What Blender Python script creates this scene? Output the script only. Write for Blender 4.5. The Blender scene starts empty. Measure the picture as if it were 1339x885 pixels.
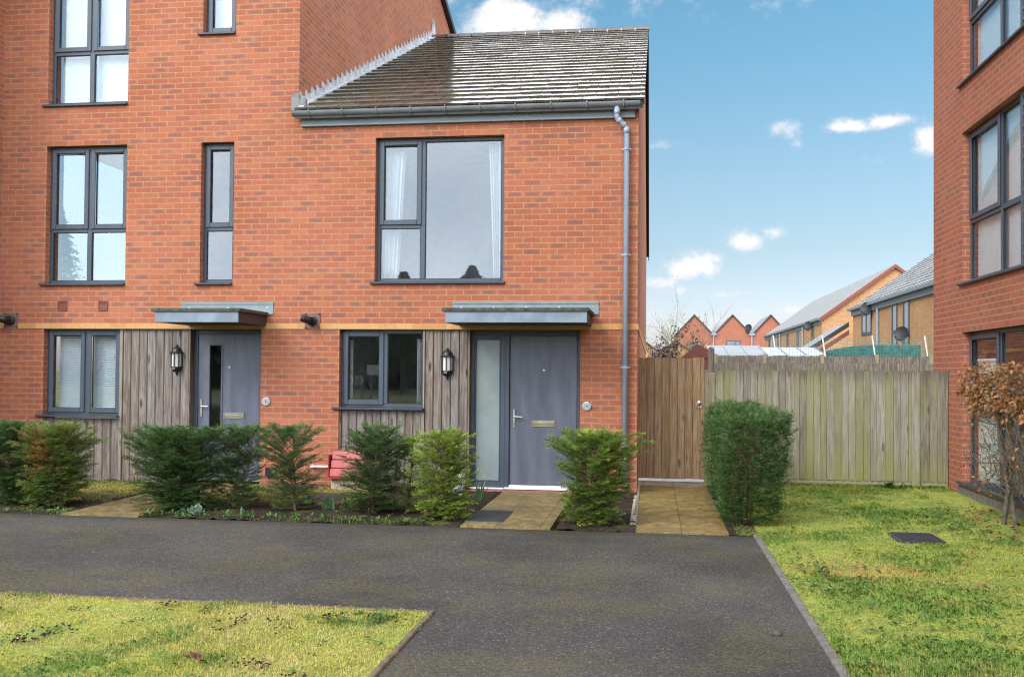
import bpy, bmesh, math, random
import numpy as np
from mathutils import Vector, Matrix

sc = bpy.context.scene
COL = sc.collection
rnd = random.Random(7)
R = math.radians

# ------------------------------------------------------------------ node helpers
class NT:
    def __init__(s, tree):
        s.t = tree
    def add(s, typ, ins=None, **props):
        n = s.t.nodes.new(typ)
        for k, v in props.items():
            setattr(n, k, v)
        for k, v in (ins or {}).items():
            sock = n.inputs[k]
            if isinstance(v, bpy.types.NodeSocket):
                s.t.links.new(v, sock)
            else:
                sock.default_value = v
        return n
    def m(s, op, a, b=0.0, c=0.0, clamp=False):
        n = s.add('ShaderNodeMath', {0: a, 1: b, 2: c}, operation=op)
        n.use_clamp = clamp
        return n.outputs[0]
    def vm(s, op, a, b=(0, 0, 0), out=0):
        n = s.add('ShaderNodeVectorMath', {0: a, 1: b}, operation=op)
        return n.outputs['Value'] if out == 'v' else n.outputs[0]
    def mix(s, f, a, b, blend='MIX'):
        n = s.t.nodes.new('ShaderNodeMix')
        n.data_type = 'RGBA'
        n.blend_type = blend
        for i, v in ((0, f), (6, a), (7, b)):
            if isinstance(v, bpy.types.NodeSocket):
                s.t.links.new(v, n.inputs[i])
            else:
                n.inputs[i].default_value = (*v, 1) if (i and len(v) == 3) else v
        return n.outputs[2]
    def noise(s, vec, scale, detail=3, rough=.55, dist=0.0):
        n = s.add('ShaderNodeTexNoise', {'Vector': vec, 'Scale': scale, 'Detail': detail, 'Roughness': rough, 'Distortion': dist})
        return n.outputs['Fac']
    def ramp(s, f, stops, interp='LINEAR'):
        n = s.add('ShaderNodeValToRGB', {'Fac': f})
        cr = n.color_ramp
        cr.interpolation = interp
        while len(cr.elements) < len(stops):
            cr.elements.new(0.5)
        for e, (p, c) in zip(cr.elements, stops):
            e.position = p
            e.color = (c, c, c, 1) if isinstance(c, (int, float)) else (*c, 1)
        return n.outputs['Color']
    def step(s, x, a, b):          # smooth 0..1 between a and b
        n = s.add('ShaderNodeMapRange', {'Value': x, 'From Min': a, 'From Max': b}, interpolation_type='SMOOTHSTEP')
        return n.outputs[0]
    def sep(s, v):
        n = s.add('ShaderNodeSeparateXYZ', {0: v})
        return n.outputs[0], n.outputs[1], n.outputs[2]
    def comb(s, x=0.0, y=0.0, z=0.0):
        return s.add('ShaderNodeCombineXYZ', {0: x, 1: y, 2: z}).outputs[0]
    def mapv(s, v, scale=(1, 1, 1), loc=(0, 0, 0)):
        return s.add('ShaderNodeMapping', {'Vector': v, 'Scale': scale, 'Location': loc}).outputs[0]
    def geo(s, out='Position'):
        return s.add('ShaderNodeNewGeometry').outputs[out]
    def uv(s):
        return s.add('ShaderNodeUVMap').outputs[0]
    def bump(s, h, strength=.3, dist=.01):
        return s.add('ShaderNodeBump', {'Height': h, 'Strength': strength, 'Distance': dist}).outputs[0]
    def pos_off(s, k=9.0):         # world position shifted per mesh island
        r = s.geo('Random Per Island')
        return s.vm('ADD', s.geo(), s.comb(s.m('MULTIPLY', r, k), s.m('MULTIPLY', r, k * 1.7), s.m('MULTIPLY', r, k * 2.9)))

def mat(name):
    m = bpy.data.materials.new(name)
    m.use_nodes = True
    t = m.node_tree
    for n in list(t.nodes):
        t.nodes.remove(n)
    g = NT(t)
    out = g.add('ShaderNodeOutputMaterial')
    def surf(s):
        t.links.new(s, out.inputs['Surface'])
    return m, g, surf

def princ(g, col, rough=.6, normal=None, metal=0.0, spec=.5, **kw):
    ins = {'Base Color': (*col, 1) if isinstance(col, tuple) and len(col) == 3 else col, 'Roughness': rough, 'Metallic': metal, 'Specular IOR Level': spec}
    if normal is not None:
        ins['Normal'] = normal
    ins.update(kw)
    return g.add('ShaderNodeBsdfPrincipled', ins).outputs[0]

def simple(name, col, rough=.5, metal=0.0, var=.12, scale=6.0, bump=0.0, spec=.5, grain=None):
    m, g, surf = mat(name)
    p = g.geo()
    if grain:
        p = g.mapv(p, grain)
    n = g.noise(p, scale, 4)
    lo = tuple(c * (1 - var) for c in col)
    hi = tuple(min(1, c * (1 + var)) for c in col)
    c = g.mix(g.step(n, .3, .7), lo, hi)
    nr = g.bump(g.noise(p, scale * 8, 3), bump, .004) if bump else None
    rr = g.m('ADD', rough - .06, g.m('MULTIPLY', n, .12))
    surf(princ(g, c, rr, nr, metal, spec))
    return m

# ------------------------------------------------------------------ materials
def brick_mat(name, cols, mortar, smudge=.85, smc=(.19, .092, .082), uoff=.135):
    m, g, surf = mat(name)
    uv = g.mapv(g.uv(), loc=(uoff, 0, 0))
    b = g.add('ShaderNodeTexBrick', {'Vector': uv, 'Color1': (0, 0, 0, 1), 'Color2': (1, 1, 1, 1), 'Mortar': (0, 0, 0, 1), 'Scale': 1.0, 'Mortar Size': .0058,
                                     'Mortar Smooth': .25, 'Bias': 0.0, 'Brick Width': .225, 'Row Height': .075})
    b.offset = .5
    tint = g.sep(b.outputs['Color'])[0]
    fac = b.outputs['Fac']
    u, v, _ = g.sep(uv)
    row = g.m('FLOOR', g.m('DIVIDE', v, .075))
    par = g.m('FLOORED_MODULO', row, 2.0)
    lx = g.m('FRACT', g.m('ADD', g.m('DIVIDE', u, .225), g.m('MULTIPLY', g.m('SUBTRACT', 1.0, par), .5)))
    ly = g.m('FRACT', g.m('DIVIDE', v, .075))
    col = g.ramp(tint, [(i / (len(cols) - 1), c) for i, c in enumerate(cols)])
    fine = g.noise(uv, 60, 4, .65)
    col = g.mix(g.step(fine, .3, .75), g.mix(.25, col, (.12, .035, .02)), g.mix(.12, col, (.75, .35, .22)))
    # purple face smudge in the middle of some bricks
    rx = g.m('FRACT', g.m('MULTIPLY', tint, 7.313))
    dx = g.m('ABSOLUTE', g.m('SUBTRACT', lx, .5))
    dy = g.m('ABSOLUTE', g.m('SUBTRACT', ly, .5))
    d = g.m('MAXIMUM', g.m('MULTIPLY', dx, 1.0), g.m('MULTIPLY', dy, 1.25))
    d = g.m('ADD', d, g.m('MULTIPLY', g.m('SUBTRACT', g.noise(uv, 38, 5, .75), .5), .8))
    sm = g.m('MULTIPLY', g.step(d, .46, .18), g.m('MULTIPLY', g.m('POWER', g.step(rx, .35, 1.0), 1.4), smudge))
    col = g.mix(sm, col, smc)
    big = g.noise(g.geo(), .8, 5)
    col = g.mix(g.step(big, .3, .7), g.mix(.16, col, (.1, .06, .04)), g.mix(.05, col, (.7, .5, .4)))
    drip = g.noise(g.mapv(g.geo(), (3.2, 3.2, .35)), 1.6, 5, .65)
    col = g.mix(g.m('MULTIPLY', g.step(drip, .58, .75), .22), col, (.14, .085, .06))
    mn = g.noise(uv, 35, 3)
    mcol = g.mix(g.step(mn, .3, .7), tuple(c * .75 for c in mortar), mortar)
    c = g.mix(fac, col, mcol)
    h = g.m('SUBTRACT', g.m('ADD', g.m('MULTIPLY', fine, .25), tint and g.m('MULTIPLY', tint, .15)), fac)
    surf(princ(g, c, .88, g.bump(h, .55, .008), 0, .25))
    return m

RED = [(.39, .101, .050), (.415, .114, .056), (.45, .139, .071), (.40, .106, .051), (.335, .092, .058), (.43, .125, .061)]
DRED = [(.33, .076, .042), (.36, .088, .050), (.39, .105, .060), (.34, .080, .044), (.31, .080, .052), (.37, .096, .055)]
M_brick = brick_mat('brick_red', RED, (.47, .28, .145))
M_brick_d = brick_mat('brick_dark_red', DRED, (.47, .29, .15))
M_brick_b = brick_mat('brick_buff', [(.54, .26, .105), (.62, .32, .14), (.66, .36, .165), (.57, .285, .12)], (.52, .36, .21), .3, (.38, .18, .09))
M_brick_f = brick_mat('brick_far_red', [(.36, .10, .06), (.44, .13, .075), (.40, .11, .065)], (.45, .25, .16), .2)

def band_mat():
    m, g, surf = mat('buff_band')
    uv = g.mapv(g.uv(), loc=(.02, 0, 0))
    b = g.add('ShaderNodeTexBrick', {'Vector': uv, 'Color1': (0, 0, 0, 1), 'Color2': (1, 1, 1, 1), 'Mortar': (0, 0, 0, 1), 'Scale': 1.0, 'Mortar Size': .0045, 'Brick Width': .225, 'Row Height': .3})
    b.offset = 0
    col = g.ramp(b.outputs['Color'], [(0, (.50, .25, .09)), (1, (.62, .34, .14))])
    col = g.mix(g.step(g.noise(uv, 25, 4), .35, .7), g.mix(.18, col, (.2, .1, .04)), col)
    col = g.mix(b.outputs['Fac'], col, (.42, .27, .14))
    surf(princ(g, col, .85, g.bump(g.m('SUBTRACT', g.noise(uv, 60, 3), b.outputs['Fac']), .4, .006), 0, .25))
    return m
M_band = band_mat()

def wood_mat(name, cols, green=0.0, gcol=(.16, .17, .05), axis=2, knot=.6, base_green=0.0, topdark=None, rough=.85):
    m, g, surf = mat(name)
    r = g.geo('Random Per Island')
    p = g.pos_off()
    sca = [16.0, 16.0, 16.0]
    sca[axis] = .9
    pg = g.mapv(p, tuple(sca))
    grain = g.noise(pg, 3.0, 5, .65, .6)
    col = g.ramp(r, [(i / (len(cols) - 1), c) for i, c in enumerate(cols)])
    col = g.mix(g.step(grain, .34, .72), g.mix(.45, col, tuple(c * .35 for c in cols[0])), g.mix(.25, col, (.55, .5, .45)))
    fine = g.noise(g.mapv(p, tuple(s * 5 if i != axis else 2.5 for i, s in enumerate(sca))), 3.0, 2)
    col = g.mix(g.m('MULTIPLY', g.step(fine, .55, .8), .35), col, tuple(c * .4 for c in cols[0]))
    # knots
    ks = [9.0, 9.0, 9.0]
    ks[axis] = 2.6
    vo = g.add('ShaderNodeTexVoronoi', {'Vector': g.mapv(p, tuple(ks)), 'Scale': 1.0, 'Randomness': 1.0})
    kd = vo.outputs['Distance']
    kc = g.sep(vo.outputs['Color'])[0]
    kn = g.m('MULTIPLY', g.step(kd, .22, .08), g.m('MULTIPLY', g.m('GREATER_THAN', kc, .45), knot))
    col = g.mix(kn, col, (.045, .03, .022))
    halo = g.m('MULTIPLY', g.m('SUBTRACT', g.step(kd, .6, .3), g.step(kd, .3, .12)), g.m('MULTIPLY', g.m('GREATER_THAN', kc, .45), .14), clamp=True)
    col = g.mix(halo, col, (.5, .46, .42))
    if green:
        z = g.sep(g.geo())[2]
        gn = g.m('ADD', g.noise(g.mapv(g.geo(), (2.2, 1, .7)), 2.2, 5, .65), g.m('MULTIPLY', g.m('SUBTRACT', g.m('FRACT', g.m('MULTIPLY', r, 5.77)), .5), .45))
        gm = g.m('MULTIPLY', g.step(gn, .36, .66), green)
        stk = g.noise(g.mapv(p, (26, 26, .55)), 2.0, 4, .6)
        col = g.mix(g.m('MULTIPLY', g.step(stk, .56, .72), .55), col, (.075, .06, .045))
        if base_green:
            gm = g.m('ADD', gm, g.m('MULTIPLY', g.step(z, .75, .05), base_green), clamp=True)
        col = g.mix(gm, col, gcol)
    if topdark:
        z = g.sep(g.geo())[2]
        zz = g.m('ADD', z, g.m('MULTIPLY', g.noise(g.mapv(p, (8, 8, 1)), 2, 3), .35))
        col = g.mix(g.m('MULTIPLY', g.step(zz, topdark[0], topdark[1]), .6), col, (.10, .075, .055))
    surf(princ(g, col, rough, g.bump(g.m('SUBTRACT', grain, kn), .35, .004), 0, .25))
    return m
M_clad = wood_mat('weathered_cladding', [(.115, .085, .073), (.18, .145, .128), (.235, .20, .185), (.14, .107, .09), (.21, .138, .095), (.215, .18, .168), (.17, .13, .105)], knot=.85)
M_gate = wood_mat('gate_wood', [(.30, .165, .066), (.42, .245, .108), (.35, .195, .080), (.47, .285, .14)], .0, knot=.7)
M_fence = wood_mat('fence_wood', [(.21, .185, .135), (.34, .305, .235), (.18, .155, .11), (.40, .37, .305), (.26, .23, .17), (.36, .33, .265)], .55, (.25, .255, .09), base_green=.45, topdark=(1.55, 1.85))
M_post = wood_mat('post_wood', [(.30, .25, .15), (.27, .21, .12)], .7, (.27, .24, .07), base_green=.5)
M_fence_b = wood_mat('rear_fence_wood', [(.12, .088, .066), (.17, .13, .10), (.095, .068, .05), (.20, .165, .135)], .15, (.2, .19, .08))
M_trim_w = wood_mat('dark_edge_wood', [(.16, .10, .06), (.2, .13, .08)], .1)
M_trim_p = wood_mat('pale_edge_wood', [(.27, .24, .18), (.25, .21, .16)], .3, (.25, .24, .11))
M_brown = wood_mat('brown_louvre_wood', [(.22, .085, .03), (.28, .12, .045), (.18, .065, .025)], 0, axis=1, knot=.3)

M_upvc = simple('anthracite_frame', (.055, .071, .095), .38, var=.08, scale=3)
M_slate = simple('dark_sill', (.040, .045, .055), .45, var=.2, scale=8)
M_gasket = simple('black_gasket', (.012, .012, .014), .6)
M_door = simple('door_composite', (.105, .112, .15), .36, var=.18, scale=1.8, bump=.3, grain=(5, 5, .9))
M_olive_m = simple('olive_flap_reflection', (.20, .20, .06), .35)  # green reflection inside the letter plate put in as flat olive
M_steel = simple('brushed_steel', (.62, .60, .57), .28, 1.0, .06)
M_white = simple('white_paint', (.78, .78, .77), .55, var=.04)
M_plaster = simple('interior_plaster', (.80, .79, .76), .9, var=.05)
M_curtain = simple('curtain_cloth', (.46, .46, .45), .9, var=.05)
M_zinc = simple('canopy_zinc', (.19, .235, .29), .42, var=.18, scale=5)
M_zflash = simple('flashing_zinc', (.20, .25, .27), .45, var=.1, scale=5)
M_moss_trim = simple('mossy_edge_trim', (.055, .058, .048), .8, var=.5, scale=14, bump=.4)
M_soffit = simple('dark_soffit', (.05, .045, .042), .7)
M_purple = simple('flue_plate_plastic', (.16, .085, .085), .6)
M_black = simple('black_plastic', (.012, .012, .013), .4)
M_terrac = simple('terracotta_vent', (.20, .065, .045), .8)
M_gutter = simple('gutter_plastic', (.17, .185, .20), .38, var=.14, scale=4)
M_fascia = simple('fascia_board', (.20, .235, .275), .5, var=.16, scale=3, grain=(.6, 6, 6))
M_pipe = simple('downpipe_plastic', (.29, .345, .425), .36, var=.06)
M_leadd = simple('weathered_lead', (.15, .155, .15), .6, var=.3, scale=9)
M_lead = simple('lead_sheet', (.44, .445, .45), .5, 0.0, .30, 9)
M_verge = simple('dark_verge', (.035, .03, .032), .6)
M_concrete = simple('edging_concrete', (.15, .138, .118), .9, var=.25, scale=14, bump=.4)
M_edgewood = simple('edging_timber', (.13, .095, .055), .9, var=.3, scale=9, bump=.4)
M_pink = simple('pink_plastic', (.46, .12, .115), .5, var=.12)
M_redp = simple('red_plastic', (.30, .03, .025), .5)
M_stone = simple('pale_stone', (.42, .33, .24), .9, var=.2, scale=10, bump=.4)
M_whitebag = simple('white_plastic', (.75, .77, .82), .4)
M_redtile = simple('red_step_tile', (.33, .13, .10), .7)
M_cover = simple('dark_cover_iron', (.028, .03, .034), .6, var=.3, scale=20, bump=.4)
M_fartile = None
M_polyc = simple('pale_polycarbonate', (.52, .53, .55), .3)
M_greyroof = simple('grey_felt_roof', (.27, .28, .29), .5, var=.1, scale=1.5)
M_green = simple('green_cover', (.035, .14, .12), .6, var=.35, scale=5)
M_netgreen = simple('green_net', (.09, .20, .17), .7)
M_bark = simple('shrub_bark', (.11, .07, .045), .9, var=.35, scale=25, bump=.4)
M_bark_g = simple('grey_bark', (.115, .095, .065), .9, var=.35, scale=25, bump=.4)
M_bark_r = simple('red_bark', (.19, .075, .045), .9, var=.3, scale=25)
M_dish = simple('dish_plastic', (.022, .022, .025), .55)
M_gravel = simple('pale_gravel', (.38, .33, .27), .9, var=.5, scale=60, bump=.6)

def glass_mat(name, tint=(.80, .86, .87), refl=.20, rough=0.0):
    m, g, surf = mat(name)
    fc = g.add('ShaderNodeLayerWeight', {'Blend': .5}).outputs['Facing']
    f = g.m('ADD', g.m('MULTIPLY', g.m('POWER', fc, 4.5), .6), refl * .55, clamp=True)
    wob = g.bump(g.noise(g.geo(), 1.3, 1), .04, .02)
    gl = g.add('ShaderNodeBsdfGlossy', {'Color': (.95, .97, 1, 1), 'Roughness': rough, 'Normal': wob}).outputs[0]
    tr = g.add('ShaderNodeBsdfTransparent', {'Color': (*tint, 1)}).outputs[0]
    surf(g.add('ShaderNodeMixShader', {0: f, 1: tr, 2: gl}).outputs[0])
    return m
M_glass = glass_mat('window_glass', (.90, .94, .96), .17)
M_glass_d = glass_mat('ground_floor_glass', (.95, .965, .96), .15)
def frosted():
    m, g, surf = mat('frosted_glass')
    z = g.sep(g.geo())[2]
    n = g.noise(g.geo(), 3, 3)
    c = g.mix(g.step(n, .3, .7), (.20, .245, .245), (.25, .29, .29))
    surf(princ(g, c, .22, None, 0, .8))
    return m
M_frost = frosted()
def lamp_glass():
    m, g, surf = mat('lantern_glass')
    surf(princ(g, (.62, .60, .54), .12, None, 0, .8))
    return m
M_lglass = lamp_glass()

def tile_mat(name, base, moss=.8, rough=.16, spec=.9):
    m, g, surf = mat(name)
    r = g.geo('Random Per Island')
    p = g.geo()
    c = g.mix(r, tuple(x * .7 for x in base), tuple(x * 1.35 for x in base))
    n = g.noise(p, 14, 4)
    c = g.mix(g.m('MULTIPLY', g.step(n, .5, .75), .5), c, (.16, .15, .14))
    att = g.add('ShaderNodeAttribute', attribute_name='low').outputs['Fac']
    mn = g.m('ADD', g.noise(p, 5.0, 5, .65), g.m('MULTIPLY', g.m('MINIMUM', att, .5), .30))
    mn = g.m('ADD', mn, g.m('MULTIPLY', g.step(g.sep(p)[0], -2.6, -4.3), .03))
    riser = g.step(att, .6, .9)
    c = g.mix(g.m('MULTIPLY', riser, .85), c, (.014, .012, .010))  # shadow line between tile courses painted into the riser colour
    mm = g.m('MULTIPLY', g.step(mn, .585, .70), moss)
    c = g.mix(mm, c, (.075, .075, .018))
    rg = g.m('ADD', g.m('ADD', rough, g.m('MULTIPLY', g.noise(p, 7, 3), .10)), g.m('MULTIPLY', g.m('MAXIMUM', mm, riser), .6))
    surf(princ(g, c, rg, g.bump(g.noise(p, 60, 2), .05, .002), 0, spec))
    return m
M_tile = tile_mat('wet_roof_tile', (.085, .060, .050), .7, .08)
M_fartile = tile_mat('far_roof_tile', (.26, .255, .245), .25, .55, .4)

def asphalt_mat():
    m, g, surf = mat('asphalt')
    p = g.geo()
    agg = g.add('ShaderNodeTexVoronoi', {'Vector': p, 'Scale': 98.0})
    ar = g.sep(agg.outputs['Color'])[0]
    c = g.ramp(ar, [(0, (.017, .015, .0135)), (.35, (.036, .031, .028)), (.85, (.062, .054, .048)), (.96, (.10, .087, .076)), (1, (.22, .19, .155))])
    chip = g.add('ShaderNodeTexVoronoi', {'Vector': p, 'Scale': 62.0})
    cr_ = g.sep(chip.outputs['Color'])[1]
    chm = g.step(chip.outputs['Distance'], .42, .28)
    c = g.mix(g.m('MULTIPLY', chm, g.step(cr_, .80, .86)), c, (.13, .115, .10))
    c = g.mix(g.m('MULTIPLY', chm, g.step(cr_, .22, .14)), c, (.014, .013, .012))
    wear = g.noise(p, .7, 4)
    c = g.mix(g.step(wear, .3, .7), g.mix(.42, c, (.026, .024, .023)), g.mix(.16, c, (.19, .165, .145)))
    n1 = g.noise(p, 1.1, 5, .7)
    n2 = g.noise(p, 36, 5, .8)
    y = g.sep(p)[1]
    ms = g.m('MULTIPLY', g.step(n1, .45, .62), g.step(n2, .44, .62))
    c = g.mix(g.m('MULTIPLY', ms, .7), c, (.12, .102, .018))
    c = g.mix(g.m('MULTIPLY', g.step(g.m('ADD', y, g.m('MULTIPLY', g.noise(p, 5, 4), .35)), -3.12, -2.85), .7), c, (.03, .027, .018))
    c = g.mix(g.m('MULTIPLY', g.step(g.noise(g.mapv(p, loc=(5, 3, 0)), 19, 3, .7), .70, .75), .6), c, (.26, .23, .17))
    h = g.m('ADD', agg.outputs['Distance'], g.m('MULTIPLY', n2, .6))
    surf(princ(g, c, g.m('SUBTRACT', .82, g.m('MULTIPLY', g.step(wear, .5, .75), .18)), g.bump(h, .55, .006), 0, .4))
    return m
M_asphalt = asphalt_mat()

def lawn_mat():
    m, g, surf = mat('mossy_turf')
    p = g.geo()
    a = g.noise(p, 2.2, 5, .6)
    b = g.noise(g.mapv(p, loc=(7, 2, 0)), 4.5, 4, .6)
    c = g.mix(g.step(a, .38, .62), (.32, .42, .09), (.52, .54, .11))
    c = g.mix(g.step(b, .55, .72), c, (.46, .33, .12))
    f = g.noise(p, 45, 4, .7)
    c = g.mix(g.step(f, .35, .7), g.mix(.55, c, (.02, .028, .006)), c)
    d = g.noise(g.mapv(p, loc=(1, 9, 0)), 3.4, 5, .75)
    c = g.mix(g.step(d, .62, .67), c, (.035, .026, .018))
    surf(princ(g, c, .95, g.bump(g.noise(p, 60, 4, .8), .9, .02), 0, .15))
    return m
M_lawn = lawn_mat()

def blade_mat(name, green=(.085, .135, .02), yel=(.255, .225, .026), straw=(.33, .25, .105), bias=0.0, dead=None):
    m, g, surf = mat(name)
    r = g.geo('Random Per Island')
    p = g.geo()
    fld = g.add('ShaderNodeAttribute', attribute_name='low').outputs['Fac']
    a = g.m('ADD', g.m('ADD', fld, bias), g.m('MULTIPLY', g.m('SUBTRACT', g.noise(p, 4.5, 4, .6), .5), 1.1))
    c = g.mix(g.step(g.m('ADD', a, g.m('MULTIPLY', g.m('SUBTRACT', r, .5), .6)), .35, -.30), green, yel)
    b = g.noise(g.mapv(p, loc=(7, 2, 0)), 1.6, 4, .6)
    c = g.mix(g.step(g.m('ADD', b, g.m('MULTIPLY', g.m('SUBTRACT', r, .5), .3)), .55 + min(0, bias) * .25, .75 + min(0, bias) * .25), c, straw)
    r2 = g.m('FRACT', g.m('MULTIPLY', r, 13.7))
    c = g.mix(g.m('MULTIPLY', r2, .45), c, g.mix(.5, c, (.03, .06, .01)))
    if dead:
        q = g.vm('LENGTH', g.vm('MULTIPLY', g.vm('SUBTRACT', p, (dead[0], dead[1], 0)), (1 / dead[2], 1 / dead[3], 0)), out='v')
        q = g.m('ADD', q, g.m('MULTIPLY', g.m('SUBTRACT', g.noise(p, 5, 4), .5), 1.1))
        c = g.mix(g.m('MULTIPLY', g.step(q, 1.15, .6), .8), c, (.78, .48, .19))
    d = g.add('ShaderNodeBsdfDiffuse', {'Color': c}).outputs[0]
    tl = g.add('ShaderNodeBsdfTranslucent', {'Color': c}).outputs[0]
    surf(g.add('ShaderNodeMixShader', {0: .35, 1: d, 2: tl}).outputs[0])
    return m
M_blade_r = blade_mat('grass_blades', (.27, .43, .10), (.52, .56, .13), (.66, .52, .20), .22, (1.75, -4.55, .62, .40))
M_blade_l = blade_mat('dry_grass_blades', (.29, .42, .10), (.66, .61, .16), (.82, .66, .32), -.32)

def leaf_mat(name, cols, rough=.5, transl=.3, patch=None, spray=False):
    m, g, surf = mat(name)
    r = g.geo('Random Per Island')
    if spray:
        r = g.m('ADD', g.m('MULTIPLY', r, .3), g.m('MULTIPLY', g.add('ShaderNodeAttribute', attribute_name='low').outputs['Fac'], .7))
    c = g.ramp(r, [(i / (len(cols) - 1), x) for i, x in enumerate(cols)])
    if patch:
        n = g.noise(g.geo(), 3.2, 3, .6)
        c = g.mix(g.m('MULTIPLY', g.step(n, .50, .66), .8), c, patch)
    n2 = g.noise(g.geo(), 9, 2)
    c = g.mix(g.step(n2, .25, .75), g.mix(.35, c, tuple(x * .4 for x in cols[0])), c)
    d = princ(g, c, rough, None, 0, .35)
    tl = g.add('ShaderNodeBsdfTranslucent', {'Color': c}).outputs[0]
    surf(g.add('ShaderNodeMixShader', {0: transl, 1: d, 2: tl}).outputs[0])
    return m
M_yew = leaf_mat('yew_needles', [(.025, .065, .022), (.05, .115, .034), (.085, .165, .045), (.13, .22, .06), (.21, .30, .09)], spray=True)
M_yew_rust = leaf_mat('rusting_yew_needles', [(.05, .11, .03), (.10, .19, .042), (.15, .24, .05), (.22, .29, .06), (.28, .22, .065)], patch=(.44, .17, .05), spray=True)
M_yew_yel = leaf_mat('yellow_green_needles', [(.09, .17, .033), (.16, .27, .042), (.26, .37, .052), (.40, .46, .07), (.54, .55, .10)], spray=True)
M_yew_mid = leaf_mat('green_golden_needles', [(.07, .14, .03), (.12, .22, .038), (.20, .32, .048), (.30, .39, .06), (.42, .45, .08)], spray=True)
M_beech = leaf_mat('dry_beech_leaves', [(.36, .16, .06), (.48, .235, .095), (.27, .105, .04), (.56, .31, .14), (.40, .17, .06)], .6, .35)
M_weed = leaf_mat('weed_leaves', [(.07, .15, .03), (.12, .22, .045), (.09, .18, .04), (.16, .25, .07)], .5, .3)
M_silver = leaf_mat('silver_leaves', [(.22, .32, .22), (.30, .38, .30), (.18, .30, .14)], .6, .3)
M_blue = leaf_mat('bulb_leaves', [(.10, .20, .09), (.14, .24, .12), (.08, .17, .06)], .45, .3)
M_litter = leaf_mat('fallen_leaf', [(.22, .09, .035), (.32, .15, .07), (.14, .06, .03), (.38, .24, .13)], .7, .1)
M_purpleleaf = leaf_mat('purple_leaves', [(.06, .04, .05), (.10, .07, .08), (.05, .045, .03)], .6, .2)
M_olive = leaf_mat('olive_twigs', [(.22, .19, .07), (.28, .24, .10), (.17, .14, .07)], .8, .2)
M_conifer = leaf_mat('conifer_needles', [(.06, .095, .06), (.10, .15, .085), (.08, .12, .065)], .6, .1)

def soil_mat():
    m, g, surf = mat('dark_soil')
    p = g.geo()
    c = g.ramp(g.noise(p, 22, 5, .7), [(.25, (.018, .012, .009)), (.55, (.05, .034, .024)), (.8, (.11, .08, .055))])
    gm = g.m('MULTIPLY', g.step(g.noise(p, 2.4, 4), .55, .7), .6)
    c = g.mix(gm, c, (.10, .13, .025))
    surf(princ(g, c, .95, g.bump(g.noise(p, 38, 5, .75), .9, .03), 0, .2))
    return m
M_soil = soil_mat()

def slab_mat(name, bw, bh, base, off=0.0):
    m, g, surf = mat(name)
    p = g.geo()
    b = g.add('ShaderNodeTexBrick', {'Vector': g.mapv(p, loc=(off, .03, 0)), 'Color1': (0, 0, 0, 1), 'Color2': (1, 1, 1, 1), 'Mortar': (0, 0, 0, 1), 'Scale': 1.0, 'Mortar Size': .004, 'Brick Width': bw, 'Row Height': bh})
    b.offset = 0
    c = g.mix(b.outputs['Color'], tuple(x * .85 for x in base), tuple(x * 1.15 for x in base))
    n = g.noise(p, 5, 5, .65)
    c = g.mix(g.step(n, .38, .68), g.mix(.6, c, (.09, .062, .018)), c)
    c = g.mix(g.m('MULTIPLY', g.step(g.noise(g.mapv(p, (1, 2.5, 1)), 2.2, 4), .5, .7), .45), c, (.27, .20, .10))
    c = g.mix(g.m('MULTIPLY', g.step(g.noise(g.mapv(p, (1, 1.8, 1), (2, 5, 0)), 10, 4, .6, 1.0), .50, .58), .65), c, (.10, .066, .018))
    c = g.mix(g.m('MULTIPLY', g.step(g.noise(g.mapv(p, (1, 1.8, 1), (9, 5, 0)), 12, 4, .6, 1.0), .56, .64), .5), c, (.36, .26, .11))
    riven = g.noise(g.mapv(p, (1, 1.6, 1)), 6.5, 5, .6, .8)
    c = g.mix(g.m('MULTIPLY', g.step(g.noise(p, 9, 5, .75, 1.5), .55, .66), .75), c, (.06, .042, .014))
    c = g.mix(g.m('MULTIPLY', g.step(g.noise(g.mapv(p, loc=(3, 1, 0)), 30, 4, .7), .62, .70), .5), c, (.42, .33, .2))
    c = g.mix(b.outputs['Fac'], c, (.06, .055, .03))
    h = g.m('SUBTRACT', g.m('ADD', riven, g.m('MULTIPLY', g.noise(p, 40, 3), .2)), g.m('MULTIPLY', b.outputs['Fac'], .8))
    surf(princ(g, c, .62, g.bump(h, .6, .02), 0, .45))
    return m
M_slab = slab_mat('ochre_slabs', .45, .45, (.32, .205, .055), -.03)
M_slab_g = slab_mat('grey_ochre_slabs', .45, .45, (.28, .20, .08), .0)
M_slab_w = simple('pale_patio_slabs', (.75, .73, .70), .8, var=.12, scale=9)

def ground_mat():
    m, g, surf = mat('rough_ground')
    p = g.geo()
    c = g.mix(g.step(g.noise(p, .15, 5), .35, .65), (.075, .10, .03), (.15, .13, .07))
    surf(princ(g, c, .95, None, 0, .1))
    return m
M_ground = ground_mat()

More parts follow.
